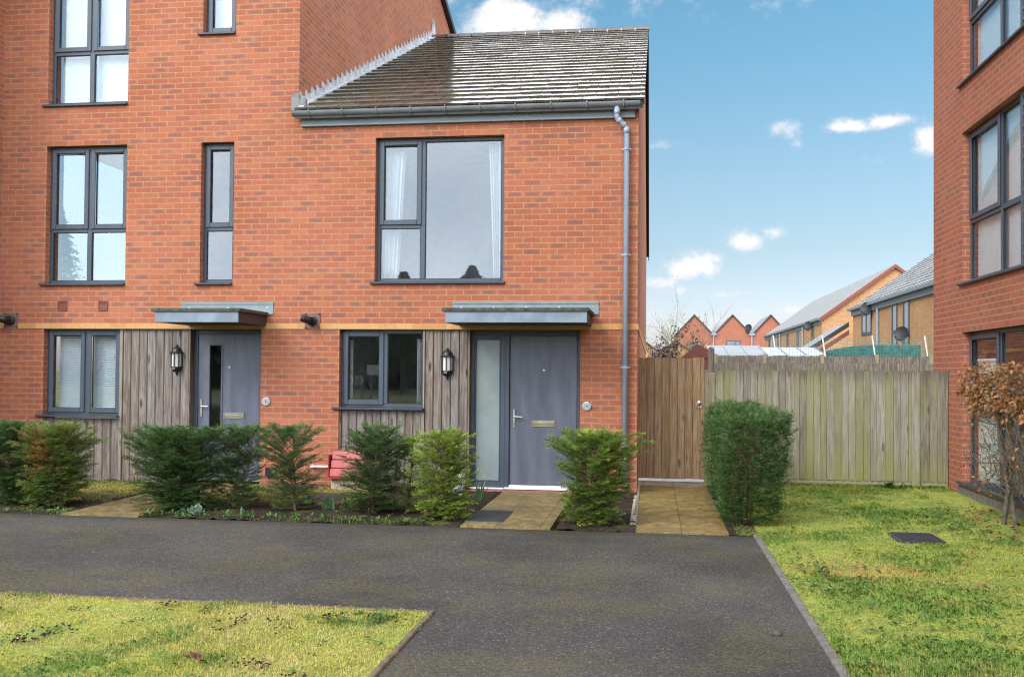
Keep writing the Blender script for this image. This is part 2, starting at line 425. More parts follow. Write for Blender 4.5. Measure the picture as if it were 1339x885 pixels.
# ------------------------------------------------------------------ mesh builder
class MB:
    def __init__(s):
        s.v, s.f = [], []
    def add(s, vs, fs):
        b = len(s.v)
        s.v += [tuple(v) for v in vs]
        s.f += [tuple(b + i for i in f) for f in fs]
        return s
    def box(s, x0, x1, y0, y1, z0, z1, P=None):
        vs = [(x, y, z) for x in (x0, x1) for y in (y0, y1) for z in (z0, z1)]
        if P:
            vs = [P(*v) for v in vs]
        return s.add(vs, [(0, 1, 3, 2), (4, 6, 7, 5), (0, 4, 5, 1), (2, 3, 7, 6), (0, 2, 6, 4), (1, 5, 7, 3)])
    def quad(s, a, b, c, d):
        return s.add([a, b, c, d], [(0, 1, 2, 3)])
    def prism(s, poly, d0, d1, P):         # poly in (a,b), extruded from d0 to d1, P(a,b,d)
        n = len(poly)
        vs = [P(a, b, d0) for a, b in poly] + [P(a, b, d1) for a, b in poly]
        fs = [tuple(range(n)), tuple(range(2 * n - 1, n - 1, -1))]
        fs += [(i, (i + 1) % n, n + (i + 1) % n, n + i) for i in range(n)]
        return s.add(vs, fs)
    def tube(s, pts, rad, n=8, caps=True):
        pts = [Vector(p) for p in pts]
        rads = rad if isinstance(rad, (list, tuple)) else [rad] * len(pts)
        up = None
        rings = []
        for i, p in enumerate(pts):
            t = (pts[min(i + 1, len(pts) - 1)] - pts[max(i - 1, 0)]).normalized()
            if up is None:
                up = t.orthogonal().normalized()
            up = (up - t * up.dot(t))
            up = up.normalized() if up.length > 1e-6 else t.orthogonal().normalized()
            sd = t.cross(up)
            rings.append([p + (up * math.cos(2 * math.pi * k / n) + sd * math.sin(2 * math.pi * k / n)) * rads[i] for k in range(n)])
        vs = [v for r in rings for v in r]
        fs = []
        for i in range(len(pts) - 1):
            for k in range(n):
                a, b = i * n + k, i * n + (k + 1) % n
                fs.append((a, b, b + n, a + n))
        if caps:
            fs += [tuple(range(n))[::-1], tuple((len(pts) - 1) * n + k for k in range(n))]
        return s.add(vs, fs)
    def lathe(s, prof, c, axis=2, n=20, a0=0.0, a1=2 * math.pi):   # prof: (radius, along)
        full = abs(a1 - a0 - 2 * math.pi) < 1e-6
        m = n if full else n + 1
        vs, fs = [], []
        for r_, h in prof:
            for k in range(m):
                a = a0 + (a1 - a0) * k / n
                p = [r_ * math.cos(a), r_ * math.sin(a), h]
                p = {2: (p[0], p[1], p[2]), 1: (p[0], p[2], p[1]), 0: (p[2], p[0], p[1])}[axis]
                vs.append((c[0] + p[0], c[1] + p[1], c[2] + p[2]))
        for i in range(len(prof) - 1):
            for k in range(n):
                a, b = i * m + k, i * m + (k + 1) % m
                fs.append((a, b, b + m, a + m))
        return s.add(vs, fs)

def box_uv(me):
    n = len(me.polygons)
    if not n:
        return
    uvl = me.uv_layers.new(name='UVMap')
    nv = len(me.vertices)
    co = np.empty(nv * 3, np.float32)
    me.vertices.foreach_get('co', co)
    co = co.reshape(-1, 3)
    nl = len(me.loops)
    vi = np.empty(nl, np.int32)
    me.loops.foreach_get('vertex_index', vi)
    nrm = np.empty(n * 3, np.float32)
    me.polygons.foreach_get('normal', nrm)
    nrm = np.abs(nrm.reshape(-1, 3))
    tot = np.empty(n, np.int32)
    me.polygons.foreach_get('loop_total', tot)
    ax = np.repeat(nrm.argmax(1), tot)
    lc = co[vi]
    u = np.where(ax == 0, lc[:, 1], lc[:, 0])
    v = np.where(ax == 2, lc[:, 1], lc[:, 2])
    uvl.data.foreach_set('uv', np.stack([u, v], 1).astype(np.float32).ravel())

def link(name, me, m, parent=None, origin=None):
    o = bpy.data.objects.new(name, me)
    COL.objects.link(o)
    if m is not None:
        me.materials.append(m)
    if parent is not None:
        o.parent = parent
        o.matrix_parent_inverse = Matrix.Translation(-wloc(parent))
    elif origin is not None:
        me.transform(Matrix.Translation(-Vector(origin)))
        o.location = origin
    return o

def wloc(o):
    # parents here are never rotated when parts are attached
    l = Vector((0, 0, 0))
    if o.parent is None:
        return o.location.copy()
    return l

def obj(name, mb, m, parent=None, origin=None, smooth=False, bevel=0.0, recalc=True):
    me = bpy.data.meshes.new(name)
    me.from_pydata([tuple(v) for v in mb.v], [], mb.f)
    if recalc:
        bm = bmesh.new()
        bm.from_mesh(me)
        bmesh.ops.recalc_face_normals(bm, faces=bm.faces)
        bm.to_mesh(me)
        bm.free()
    me.update()
    box_uv(me)
    if smooth:
        me.polygons.foreach_set('use_smooth', [True] * len(me.polygons))
    o = link(name, me, m, parent, origin)
    if parent is not None and parent.parent is not None:
        o.matrix_parent_inverse = Matrix.Identity(4)
    if bevel:
        md = o.modifiers.new('bevel', 'BEVEL')
        md.width = bevel
        md.segments = 1
        md.limit_method = 'ANGLE'
        md.angle_limit = R(40)
    return o

def np_obj(name, V, F, m, parent=None, origin=None, attr=None):   # V (n,3), F (k,j) all same size
    me = bpy.data.meshes.new(name)
    V = np.ascontiguousarray(V, np.float32)
    F = np.ascontiguousarray(F, np.int32)
    k, j = F.shape
    me.vertices.add(len(V))
    me.vertices.foreach_set('co', V.ravel())
    me.loops.add(k * j)
    me.loops.foreach_set('vertex_index', F.ravel())
    me.polygons.add(k)
    me.polygons.foreach_set('loop_start', np.arange(0, k * j, j, dtype=np.int32))
    me.update(calc_edges=True)
    if attr is not None:
        a = me.attributes.new('low', 'FLOAT', 'POINT')
        a.data.foreach_set('value', np.ascontiguousarray(attr, np.float32))
    return link(name, me, m, parent, origin)

def tag(o, label, cat, group=None, kind=None):
    o['label'] = label
    o['category'] = cat
    if group:
        o['group'] = group
    if kind:
        o['kind'] = kind
    return o

def thing(name, label, cat, loc=(0, 0, 0), group=None):
    o = bpy.data.objects.new(name, None)
    COL.objects.link(o)
    o.location = loc
    o.empty_display_size = .2
    return tag(o, label, cat, group)

def struct(name, mb, m, **k):
    o = obj(name, mb, m, **k)
    o['kind'] = 'structure'
    return o

# ------------------------------------------------------------------ wall with openings
def wall_openings(mb, P, a0, a1, z0, z1, holes, depth=.30):
    """front face at d=0, thickness inwards; P(a, z, d) with d>0 outwards"""
    As = sorted({a0, a1, *[h[0] for h in holes], *[h[1] for h in holes]})
    Zs = sorted({z0, z1, *[h[2] for h in holes], *[h[3] for h in holes]})
    inside = lambda a, z: any(h[0] < a < h[1] and h[2] < z < h[3] for h in holes)
    solid = {}
    for i in range(len(As) - 1):
        for j in range(len(Zs) - 1):
            solid[i, j] = not inside((As[i] + As[i + 1]) / 2, (Zs[j] + Zs[j + 1]) / 2)
    for (i, j), s in solid.items():
        if not s:
            continue
        p, q, r_, t = As[i], As[i + 1], Zs[j], Zs[j + 1]
        for d in (0, -depth):
            mb.quad(P(p, r_, d), P(q, r_, d), P(q, t, d), P(p, t, d))
        for di, dj, e in ((-1, 0, ((p, r_), (p, t))), (1, 0, ((q, r_), (q, t))), (0, -1, ((p, r_), (q, r_))), (0, 1, ((p, t), (q, t)))):
            if not solid.get((i + di, j + dj), False):
                (a, b), (c, d2) = e
                mb.quad(P(a, b, 0), P(c, d2, 0), P(c, d2, -depth), P(a, b, -depth))

PM = lambda a, z, d: (a, -d, z)                 # main facade, d outwards = -y
RX = 4.10
PR = lambda a, z, d: (RX - d, -a, z)            # right block, a = -y

def lbox(mb, P, a0, a1, z0, z1, d0, d1):
    return mb.box(a0, a1, z0, z1, d0, d1, P)

def ring(mb, P, a0, a1, z0, z1, w, d0, d1, wb=None):
    wb = w if wb is None else wb
    lbox(mb, P, a0, a0 + w, z0, z1, d0, d1)
    lbox(mb, P, a1 - w, a1, z0, z1, d0, d1)
    lbox(mb, P, a0 + w, a1 - w, z0, z0 + wb, d0, d1)
    lbox(mb, P, a0 + w, a1 - w, z1 - w, z1, d0, d1)

def window(parent, P, a0, a1, z0, z1, cells, d=-.10, sill=True, glass=None, vents=True, sill_over=(.07, .0)):
    """cells: (fa0, fa1, fz0, fz1, 'c'|'f') in metres from a0,z0"""
    glass = glass or M_glass
    g = .004
    a0, a1, z0, z1 = a0 + g, a1 - g, z0 + .03, z1 - g
    mb = MB()
    ring(mb, P, a0, a1, z0, z1, .045, d - .06, d)
    fr = obj('window', mb, M_upvc, parent, bevel=.004)
    # mullions / transoms between the cells
    mm = MB()
    for (p, q, r_, t, k) in cells:
        p, q, r_, t = a0 + p, a0 + q if q > 0 else a1 + q, z0 + r_, z0 + t if t > 0 else z1 + t
        if q < a1 - .02:
            lbox(mm, P, q - .032, q + .032, max(r_, z0 + .0455), min(t, z1 - .0455), d - .058, d + .002)
        if t < z1 - .02:
            lbox(mm, P, max(p + .0325, a0 + .0455), min(q - .0325, a1 - .0455), t - .03, t + .03, d - .057, d + .001)
    if mm.v:
        obj('mullion', mm, M_upvc, fr, bevel=.003)
    for (p, q, r_, t, k) in cells:
        p, q, r_, t = a0 + p, a0 + q if q > 0 else a1 + q, z0 + r_, z0 + t if t > 0 else z1 + t
        ip = p + (.045 if p < a0 + .02 else .032)
        iq = q - (.045 if q > a1 - .02 else .032)
        ir = r_ + (.045 if r_ < z0 + .02 else .03)
        it = t - (.045 if t > z1 - .02 else .03)
        if k == 'c':
            sb = MB()
            ring(sb, P, ip - .014, iq + .014, ir - .014, it + .014, .064, d + .003, d + .022)
            obj('casement', sb, M_upvc, fr, bevel=.006)
            ip, iq, ir, it = ip + .05, iq - .05, ir + .05, it - .05
            if vents:
                vb = MB()
                lbox(vb, P, ip - .01, iq + .012, it + .012, it + .030, d + .023, d + .036)
                obj('trickle_vent', vb, M_upvc, fr, bevel=.003)
        gk = MB()
        ring(gk, P, ip, iq, ir, it, .007, d - .03, d - .006)
        obj('gasket', gk, M_gasket, fr)
        pb = MB()
        lbox(pb, P, ip + .002, iq - .002, ir + .002, it - .002, d - .026, d - .020)
        obj('pane', pb, glass, fr)
    if sill:
        s = MB()
        lbox(s, P, a0 - sill_over[0], a1 + sill_over[1], z0 - .032, z0 - .002, d - .02, .045)
        obj('sill', s, M_slate, fr, bevel=.005)
    return fr

def boards(mb, P, a0, a1, z0, z1, d, w=.115, th=.02, gap=.008, jit=.004):
    n = max(1, round((a1 - a0) / w))
    w = (a1 - a0) / n
    for i in range(n):
        p, q = a0 + i * w + gap / 2, a0 + (i + 1) * w - gap / 2
        dd = d + rnd.uniform(-jit, jit)
        c = .009
        poly = [(p, dd - th), (q, dd - th), (q, dd - c), (q - c, dd), (p + c, dd), (p, dd - c)]
        mb.prism(poly, z0, z1, lambda a, dp, z: P(a, z, dp))
#==PART2==
# ================================================================== SETTING: ground
def sheet(name, x0, x1, y0, y1, z, m, step=None, amp=0.0, seed=0, zf=None):
    if step is None:
        return struct(name, MB().quad((x0, y0, z), (x1, y0, z), (x1, y1, z), (x0, y1, z)), m)
    nx, ny = max(2, int((x1 - x0) / step)), max(2, int((y1 - y0) / step))
    X, Y = np.meshgrid(np.linspace(x0, x1, nx), np.linspace(y0, y1, ny))
    rs = np.random.RandomState(seed)
    Z = np.full_like(X, z)
    for k in range(7):
        fx, fy = rs.uniform(-1, 1, 2) * (3 * 1.9 ** k)
        Z += amp * .7 ** k * .4 * np.sin(X * fx + Y * fy + rs.uniform(0, 6))
    Z += rs.normal(0, amp * .18, Z.shape)
    if zf is not None:
        Z += zf(X, Y)
    V = np.stack([X, Y, Z], -1).reshape(-1, 3)
    i = np.arange((ny - 1) * nx).reshape(ny - 1, nx)[:, :-1].ravel()
    F = np.stack([i, i + 1, i + nx + 1, i + nx], 1)
    o = np_obj(name, V, F, m)
    o['kind'] = 'structure'
    return o

sheet('ground', -400, 400, -400, 400, -.09, M_ground)
ash = MB()
for x0, x1, y0, y1 in ((-16, -1.19, -6.43, -3.0), (-1.19, 1.15, -18, -3.0)):
    ash.quad((x0, y0, 0), (x1, y0, 0), (x1, y1, 0), (x0, y1, 0))
struct('path', ash, M_asphalt)
struct('road', MB().quad((-60, -26, -.02), (40, -26, -.02), (40, -18, -.02), (-60, -18, -.02)), M_asphalt)
kb = MB().box(1.15, 1.205, -12, -3.0, -.09, .022)
struct('kerb', kb, M_concrete, bevel=.008)
kb = MB()
kb.box(-1.225, -1.19, -18, -6.43, -.09, .018)
kb.box(-16, -1.225, -6.465, -6.43, -.09, .014)
struct('lawn_edging', kb, M_edgewood, bevel=.006)
rise = lambda X, Y: .04 * np.clip((Y + 3) / 4, 0, 1)
sheet('lawn_side', 1.205, 4.10, -12, 1.15, .006, M_lawn, .035, .012, 3, rise)
sheet('lawn_front', -16, -1.225, -18, -6.465, .004, M_lawn, .06, .012, 4)
bed = sheet('soil_bed', -8.89, 0.03, -2.985, -.002, .012, M_soil, .04, .03, 5,
            lambda X, Y: np.where(((X > -6.03) & (X < -5.10)) | ((X > -1.73) & (X < -.77)), -.06, 0) - .02 * np.clip((-2.85 - Y) / .12, 0, 1))
sheet('soil_strip', .93, 1.205, -3.0, 1.15, .012, M_soil, .04, .02, 6)
struct('doorstep_path', MB().box(-1.70, -.80, -3.0, -.12, -.08, .016), M_slab_g)
struct('neighbour_path', MB().box(-6.0, -5.13, -3.0, -.12, -.08, .014), M_slab_g)
struct('gate_path', MB().box(.035, .925, -3.0, 1.5, -.08, .014), M_slab)
struct('patio', MB().box(.0, 4.0, 1.502, 6.0, -.08, .02), M_slab_w)
struct('gravel_strip', MB().box(-.03, .033, -2.7, 1.4, -.08, .022), M_gravel)

# ================================================================== HOUSE (right, two storeys)
house = thing('brick_house', 'two storey red brick house with wet tiled roof and grey double-width front door', 'house', (-2.3, 8, 0))
mb = MB()
HR = [(-3.946, -.731, 0, 2.095), (-3.475, -1.743, 2.70, 4.65)]
wall_openings(mb, PM, -4.55, 0, -.08, 2.10, HR[:1])
wall_openings(mb, PM, -4.55, 0, 2.175, 5.03, HR[1:])
# gable side wall (outline in y,z)
mb.prism([(.30, -.08), (15.9, -.08), (15.9, 5.0), (7.95, 8.60), (.30, 5.12)], -.30, 0, lambda a, b, d: (d, a, b))
mb.box(-4.55, -.3, 15.6, 15.9, -.08, 5.0)
obj('wall', mb, M_brick, house)
mb = MB().box(-4.55, .010, -.010, .30, 2.10, 2.175)
mb.box(-.001, .010, .301, 15.9, 2.10, 2.175)
obj('brick_band', mb, M_band, house)
mb = MB()
mb.box(-4.54, -.31, .31, 6, 2.2, 2.45).box(-4.54, -.31, .31, 6, 4.8, 5.0).box(-4.54, -.31, 5.2, 5.3, .1, 2.2).box(-4.54, -.31, 3.7, 3.8, 2.45, 4.8).box(-4.54, -.31, .31, 6, -.05, .05)
mb.box(-4.53, -4.47, .31, 5.2, .05, 2.2).box(-2.25, -2.18, .31, 5.2, .05, 2.2)
obj('interior_wall', mb, M_plaster, house)

# roof tiles: courses of lapped tiles
def roof_tiles(x0, x1, y0, z0, slope, length, gauge, wid, jitter=True, dirx=None):
    """tiles rising in +y (dirx None) or along x; returns arrays"""
    th = math.atan(slope)
    n = int(length / gauge)
    V, F, A = [], [], []
    rs = random.Random(3)
    for i in range(n):
        s0 = i * gauge
        off = wid / 2 if i % 2 else 0
        k = int((x1 - x0) / wid) + 2
        for j in range(k):
            a, b = max(x0, x0 + (j - 1) * wid + off), min(x1, x0 + j * wid + off)
            if b - a < .02:
                continue
            a += .004; b -= .004
            h = .023 + rs.uniform(-.002, .003)
            dz = rs.uniform(-.002, .002)
            def pt(x, s, up):
                return (x, y0 + s * math.cos(th) - up * math.sin(th), z0 + s * math.sin(th) + up * math.cos(th))
            s1 = s0 + gauge + .035
            b0 = len(V)
            tl = rs.uniform(-.0015, .0015)
            V += [pt(a, s0, -.004), pt(b, s0, -.004), pt(a, s0, h + tl), pt(b, s0, h - tl), pt(a, s1, .002 + dz), pt(b, s1, .002 + dz), pt(a, s0 + .05, h * .92 + tl), pt(b, s0 + .05, h * .92 - tl), pt(a, s0 - .001, h + tl), pt(b, s0 - .001, h - tl)]
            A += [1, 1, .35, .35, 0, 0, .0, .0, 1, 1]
            for q in ((0, 1, 9, 8), (2, 3, 7, 6), (6, 7, 5, 4), (0, 2, 6, 6), (1, 7, 3, 3), (0, 6, 4, 4), (1, 5, 7, 7)):
                F.append(tuple(b0 + t for t in q))
    return V, F, A

def roof_obj(parent, V, F, A, m, name='roof'):
    me = bpy.data.meshes.new(name)
    F = [tuple(dict.fromkeys(f)) for f in F]
    me.from_pydata(V, [], F)
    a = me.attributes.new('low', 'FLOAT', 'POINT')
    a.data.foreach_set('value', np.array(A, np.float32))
    me.update()
    return link(name, me, m, parent)

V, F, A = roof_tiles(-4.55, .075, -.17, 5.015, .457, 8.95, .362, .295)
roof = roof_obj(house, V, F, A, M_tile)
mb = MB()
sl = .457
mb.prism([(-.14, 5.0), (7.95, 8.70), (16.1, 5.0), (16.1, 4.9), (7.95, 8.60), (-.14, 4.9)], -4.55, .055, lambda a, b, d: (d, a, b))
obj('roof_deck', mb, M_verge, roof)
mb = MB()
for i in range(16):
    mb.lathe([(.0, 0), (.095, 0), (.10, .02), (.092, .30)], (-4.55 + i * .289, 7.98, 8.70), axis=0, n=10, a0=0, a1=math.pi)
obj('ridge_tiles', mb, M_tile, roof)
mb = MB()
mb.box(.056, .078, 7.95, 16.1, 0, .16, lambda x, y, z: (x, y, 8.62 - (y - 7.95) * .454 + z - .12))
mb.box(.056, .070, -.1, 7.95, 0, .06, lambda x, y, z: (x, y, 5.03 + (y + .14) * .457 + z - .09))
obj('verge_trim', mb, M_verge, roof)

# lead soakers stepping up the tall side wall
mb = MB()
n = 36
for i in range(n):
    y0 = -.02 + i * .222
    zz = 5.09 + y0 * .457
    yy = y0 + .225
    z1 = 5.09 + yy * .457
    o_ = rnd.uniform(-.012, .012)
    mb.prism([(y0, zz - .02), (yy + .02, z1 - .02), (yy + .012, z1 + .11), (y0 + .12, zz + .20 + o_), (y0 + .03, zz + .225 + o_)], -4.548, -4.536 - .004 * (i % 2), lambda a, b, d: (d, a, b))
mb.prism([(-.06, 5.03), (7.95, 8.69), (7.95, 8.705), (-.06, 5.05)], -4.535, -4.46, lambda a, b, d: (d, a, b + .045))
mb.prism([(7.9, 8.7), (8.25, 8.66), (7.93, 9.12)], -4.545, -4.50, lambda a, b, d: (d, a, b))
obj('lead_flashing', mb, M_lead, house)
obj('lead_corner_tray', MB().box(-4.64, -4.53, -.05, -.004, 5.04, 5.27).box(-4.53, -4.44, -.045, .02, 5.04, 5.20), M_leadd, house)

# eaves
mb = MB().box(-4.50, -.045, -.055, -.004, 4.815, 4.99)
obj('fascia', mb, M_fascia, house, bevel=.003)
mb = MB()
mb.lathe([(.056, 0), (.062, 0), (.062, 4.60), (.056, 4.60)], (-4.58, -.125, 4.985), axis=0, n=16, a0=math.pi * .5, a1=math.pi * 1.5)
# half-round gutter profile is swept along x; rebuild as trough open upwards
mb = MB()
pr = []
for k in range(13):
    a = math.pi + math.pi * k / 12
    pr.append((-.125 + .064 * math.cos(a), 4.995 + .066 * math.sin(a)))
for k in range(12, -1, -1):
    a = math.pi + math.pi * k / 12
    pr.append((-.125 + .058 * math.cos(a), 4.995 + .060 * math.sin(a)))
mb.prism(pr, -4.58, .012, lambda a, b, d: (d, a, b))
pe = [(-.125 + .0655 * math.cos(math.pi + math.pi * k / 12), 4.996 + .0675 * math.sin(math.pi + math.pi * k / 12)) for k in range(13)]
for x0, x1 in ((-4.585, -4.57), (-.62, -.59), (-.53, -.50), (-.33, -.22), (-.09, -.06), (.004, .02)):
    mb.prism(pe, x0, x1, lambda a, b, d: (d, a, b))
gut = obj('gutter', mb, M_gutter, house)
for i in range(10):
    x = -4.35 + i * .462
    mb = MB()
    pts = [(-.125 + .070 * math.cos(math.pi + .5 + 2.5 * k / 9), 4.995 + .073 * math.sin(math.pi + .5 + 2.5 * k / 9)) for k in range(10)]
    pts = [(-.192, 5.01), (-.193, 4.985)] + pts[1:]
    mb.tube([(x, a, b) for a, b in pts] + [(x, -.058, 4.90)], .009, 6)
    obj('bracket', mb, M_gutter, gut)

# downpipe
mb = MB()
px, py = -.155, -.075
mb.tube([(-.275, -.125, 4.94), (-.275, -.125, 4.82), (-.27, -.120, 4.79), (-.175, py - .005, 4.70), (px, py, 4.67), (px, py, .08)], .036, 14)
for z0, z1, c in ((4.60, 4.68, (px, py)), (4.84, 4.90, (-.275, -.125))):
    mb.tube([(c[0], c[1], z0), (c[0], c[1], z1)], .039, 14)
mb.tube([(-.262, -.116, 4.785), (-.225, -.098, 4.748)], .039, 12)
mb.tube([(-.20, -.086, 4.728), (-.17, -.077, 4.695)], .039, 12)
dp = obj('downpipe', mb, M_pipe, house, smooth=False)
for f in dp.data.polygons:
    f.use_smooth = len(f.vertices) == 4
for z in (4.40, 3.05, 1.62):
    mb = MB().tube([(px, py, z - .012), (px, py, z + .012)], .044, 12)
    mb.box(px - .062, px + .062, py - .008, py + .008, z - .008, z + .008)
    mb.box(px - .025, px + .025, py, -.002, z - .010, z + .010)
    obj('pipe_clip', mb, M_pipe, dp)

# windows of the house
wr = window(house, PM, -3.475, -1.743, 2.70, 4.65, [(0, .625, .75, 0, 'c'), (0, .625, 0, .75, 'f'), (.625, 0, 0, 0, 'f')], sill_over=(.06, .03))
window(house, PM, -3.946, -2.79, 1.035, 2.10, [(0, .60, 0, 0, 'c'), (.60, 0, 0, 0, 'f')], glass=M_glass_d, sill_over=(.09, .0))

# timber cladding beside and under the window
mb = MB()
boards(mb, PM, -2.785, -2.205, .03, 2.085, -.035, .118)
boards(mb, PM, -3.925, -2.83, .03, 1.02, -.045, .112)
obj('timber_cladding', mb, M_clad, house)
mb = MB()
for bb in ((-2.83, -2.79, .03, 1.0, -.08, -.028), (-2.805, -2.787, 1.06, 2.09, -.10, -.02), (-3.944, -3.926, .03, 1.03, -.1, -.03)):
    mb = MB()
    lbox(mb, PM, *bb)
    obj('pale_edge_trim', mb, M_trim_p, house)
mb = MB()
mb = MB()
lbox(mb, PM, -2.203, -2.183, .03, 2.09, -.16, -.02)
lbox(mb, PM, -2.787, -2.2, 2.086, 2.096, -.08, -.025)
obj('edge_trim', mb, M_trim_w, house)

def letter_plate(parent, P, a0, a1, z0, z1, d, name='letter_plate'):
    mb = MB()
    ring(mb, P, a0, a1, z0, z1, .014, d, d + .012)
    lbox(mb, P, a0 + .0142, a1 - .0142, z0 + .0142, z1 - .0142, d, d + .005)
    lp = obj(name, mb, M_steel, parent, bevel=.003)
    mb = MB()
    lbox(mb, P, a0 + .018, a1 - .018, z0 + .018, z1 - .034, d + .0055, d + .0095)
    obj('flap_lip', mb, M_olive_m, lp)
    return lp

def handle(parent, P, a, z, d, right=True):
    mb = MB()
    lbox(mb, P, a - .016, a + .016, z - .15, z + .10, d, d + .012)
    s = 1 if right else -1
    pts = [P(a, z, d + .01), P(a, z, d + .045), P(a + s * .02, z, d + .052), P(a + s * .115, z - .003, d + .052)]
    mb.tube(pts, .0095, 10)
    mb.tube([P(a, z - .095, d + .012), P(a, z - .095, d + .022)], .011, 10)
    return obj('handle', mb, M_steel, parent, bevel=.003)

# front door set: frame, sidelight, slab
dd = -.125
mb = MB()
lbox(mb, PM, -2.182, -2.135, .035, 2.093, dd - .07, dd)
lbox(mb, PM, -.778, -.735, .035, 2.093, dd - .07, dd)
lbox(mb, PM, -2.135, -.778, 2.03, 2.093, dd - .07, dd)
lbox(mb, PM, -1.785, -1.728, .035, 2.03, dd - .07, dd)
lbox(mb, PM, -1.7275, -1.668, .035, 2.03, dd - .07, dd + .012)
lbox(mb, PM, -2.135, -1.785, .035, .105, dd - .07, dd)
lbox(mb, PM, -2.135, -1.785, 1.99, 2.03, dd - .07, dd - .004)
dset = obj('door_frame', mb, M_upvc, house, bevel=.004)
mb = MB()
ring(mb, PM, -2.135, -1.785, .105, 1.99, .02, dd - .05, dd - .008)
obj('sidelight_bead', mb, M_upvc, dset, bevel=.006)
mb = MB()
lbox(mb, PM, -2.114, -1.806, .126, 1.969, dd - .04, dd - .028)
obj('frosted_sidelight', mb, M_frost, dset)
mb = MB()
lbox(mb, PM, -2.18, -1.73, .016, .034, dd - .06, dd + .045)
lbox(mb, PM, -1.665, -.78, .045, .07, dd - .06, dd + .012)
lbox(mb, PM, -1.72, -.76, .020, .043, dd - .06, dd + .05)
obj('threshold', mb, M_white, dset, bevel=.003)
obj('door_step', MB().box(-2.18, -.735, -.06, .06, -.05, .014), M_redtile, house)
mb = MB()
lbox(mb, PM, -1.664, -.782, .072, 2.026, dd - .06, dd - .016)
door = obj('door', mb, M_door, house, bevel=.004)
handle(door, PM, -1.605, .965, dd - .016)
letter_plate(door, PM, -1.375, -1.068, .838, .922, dd - .016)
mb = MB()
mb.tube([PM(-1.217, 1.575, dd - .016), PM(-1.217, 1.575, dd - .006)], .013, 12)
obj('spyhole', mb, M_steel, door)

def canopy(parent, x0, x1, fx0, fx1, y=-.92):
    mb = MB()
    mb.box(x0 + .035, x1 - .035, y + .02, -.001, 2.150, 2.285)
    c = obj('canopy', mb, M_soffit, parent)
    mb = MB()
    mb.box(x0 + .02, x1 - .015, y, y + .018, 2.145, 2.278)
    mb.box(x0 + .02, x0 + .034, y + .0185, -.002, 2.145, 2.278)
    obj('canopy_fascia', mb, M_zinc, c, bevel=.003)
    mb = MB()
    mb.box(x1 - .034, x1 - .016, y + .0185, -.002, 2.145, 2.278)
    obj('canopy_end', mb, M_verge, c)
    mb = MB()
    mb.box(x0 - .02, x1 + .012, y - .02, -.003, 2.279, 2.324)
    obj('canopy_edge_trim', mb, M_moss_trim, c, bevel=.004)
    mb = MB()
    mb.box(fx0, fx1, -.012, -.0015, 2.30, 2.455).box(x1 - .02, fx1 - .002, -.014, -.0012, 2.296, 2.45)
    mb.box(fx0, fx1, -.022, -.0125, 2.435, 2.458)
    f = obj('canopy_flashing', mb, M_zflash, c)
    k = max(3, int((fx1 - fx0) / .34))
    for i in range(k):
        x = fx0 + .12 + i * (fx1 - fx0 - .2) / (k - 1)
        mb = MB().lathe([(0.0, -.022), (.008, -.02), (.012, -.012)], (x, 0, 2.385), axis=1, n=8)
        obj('screw', mb, M_steel, f)
    return c
canopy(house, -2.335, -.572, -2.411, -.497)

def flue(parent, x, z):
    mb = MB().box(x - .105, x + .105, -.014, -.001, z - .105, z + .105)
    fl = obj('flue', mb, M_purple, parent)
    mb = MB()
    for i in (-1, 1):
        for j in (-1, 1):
            mb.tube([(x + i * .092, -.014, z + j * .092), (x + i * .092, -.022, z + j * .092)], .012, 8)
    mb.lathe([(.066, -.014), (.066, -.05), (.052, -.055), (.052, -.13)], (x, 0, z), axis=1, n=20)
    mb.tube([(x, -.10, z), (x - .02, -.15, z + .008), (x - .06, -.18, z + .02), (x - .09, -.185, z + .03)], [.05, .05, .048, .046], 14)
    obj('flue_pipe', mb, M_black, fl)
flue(house, -4.32, 2.21)
mb = MB().tube([(-4.30, -.05, .27), (-4.02, -.05, .275)], .016, 8)
mb.tube([(-4.30, -.05, .27), (-4.30, .0, .27)], .016, 8)
obj('waste_pipe', mb, M_white, house)

# ================================================================== TOWNHOUSE (left, three storeys)
town = thing('brick_townhouse', 'three storey red brick townhouse with tall stacked windows and glazed grey door', 'house', (-6.7, 8, 0))
mb = MB()
HL = [(-8.22, -5.042, 0, 2.095), (-8.22, -7.02, 2.70, 4.65), (-5.933, -5.46, 2.70, 4.65), (-8.22, -7.02, 5.20, 7.15), (-5.933, -5.46, 6.12, 7.15)]
wall_openings(mb, PM, -8.89, -4.55, -.08, 2.10, HL[:1])
wall_openings(mb, PM, -8.89, -4.55, 2.175, 8.3, HL[1:])
mb.prism([(.30, -.08), (16, -.08), (16, 7.5), (10, 9.44), (8.77, 9.85), (6, 10.7), (.30, 8.45)], -4.85, -4.552, lambda a, b, d: (d, a, b))
obj('wall', mb, M_brick, town)
obj('brick_band', MB().box(-8.89, -4.55, -.010, .30, 2.10, 2.175), M_band, town)
mb = MB()
mb.prism([(-.3, 8.35), (6, 10.86), (8.77, 9.98), (16.2, 7.55), (16.2, 7.42), (8.77, 9.855), (6, 10.72), (-.3, 8.2)], -12, -4.45, lambda a, b, d: (d, a, b))
obj('roof', mb, M_verge, town)
mb = MB()
for z in (2.2, 4.85, 7.4):
    mb.box(-8.6, -4.86, .31, 6, z, z + .2)
for z0, z1 in ((.1, 2.2), (2.4, 4.85), (5.05, 7.4)):
    mb.box(-8.6, -4.86, 4.0, 4.1, z0, z1).box(-6.5, -6.4, .31, 4.0, z0, z1)
obj('interior_wall', mb, M_plaster, town)
W2 = [(0, .60, .75, 0, 'c'), (.60, 0, .75, 0, 'c'), (0, .60, 0, .75, 'f'), (.60, 0, 0, .75, 'f')]
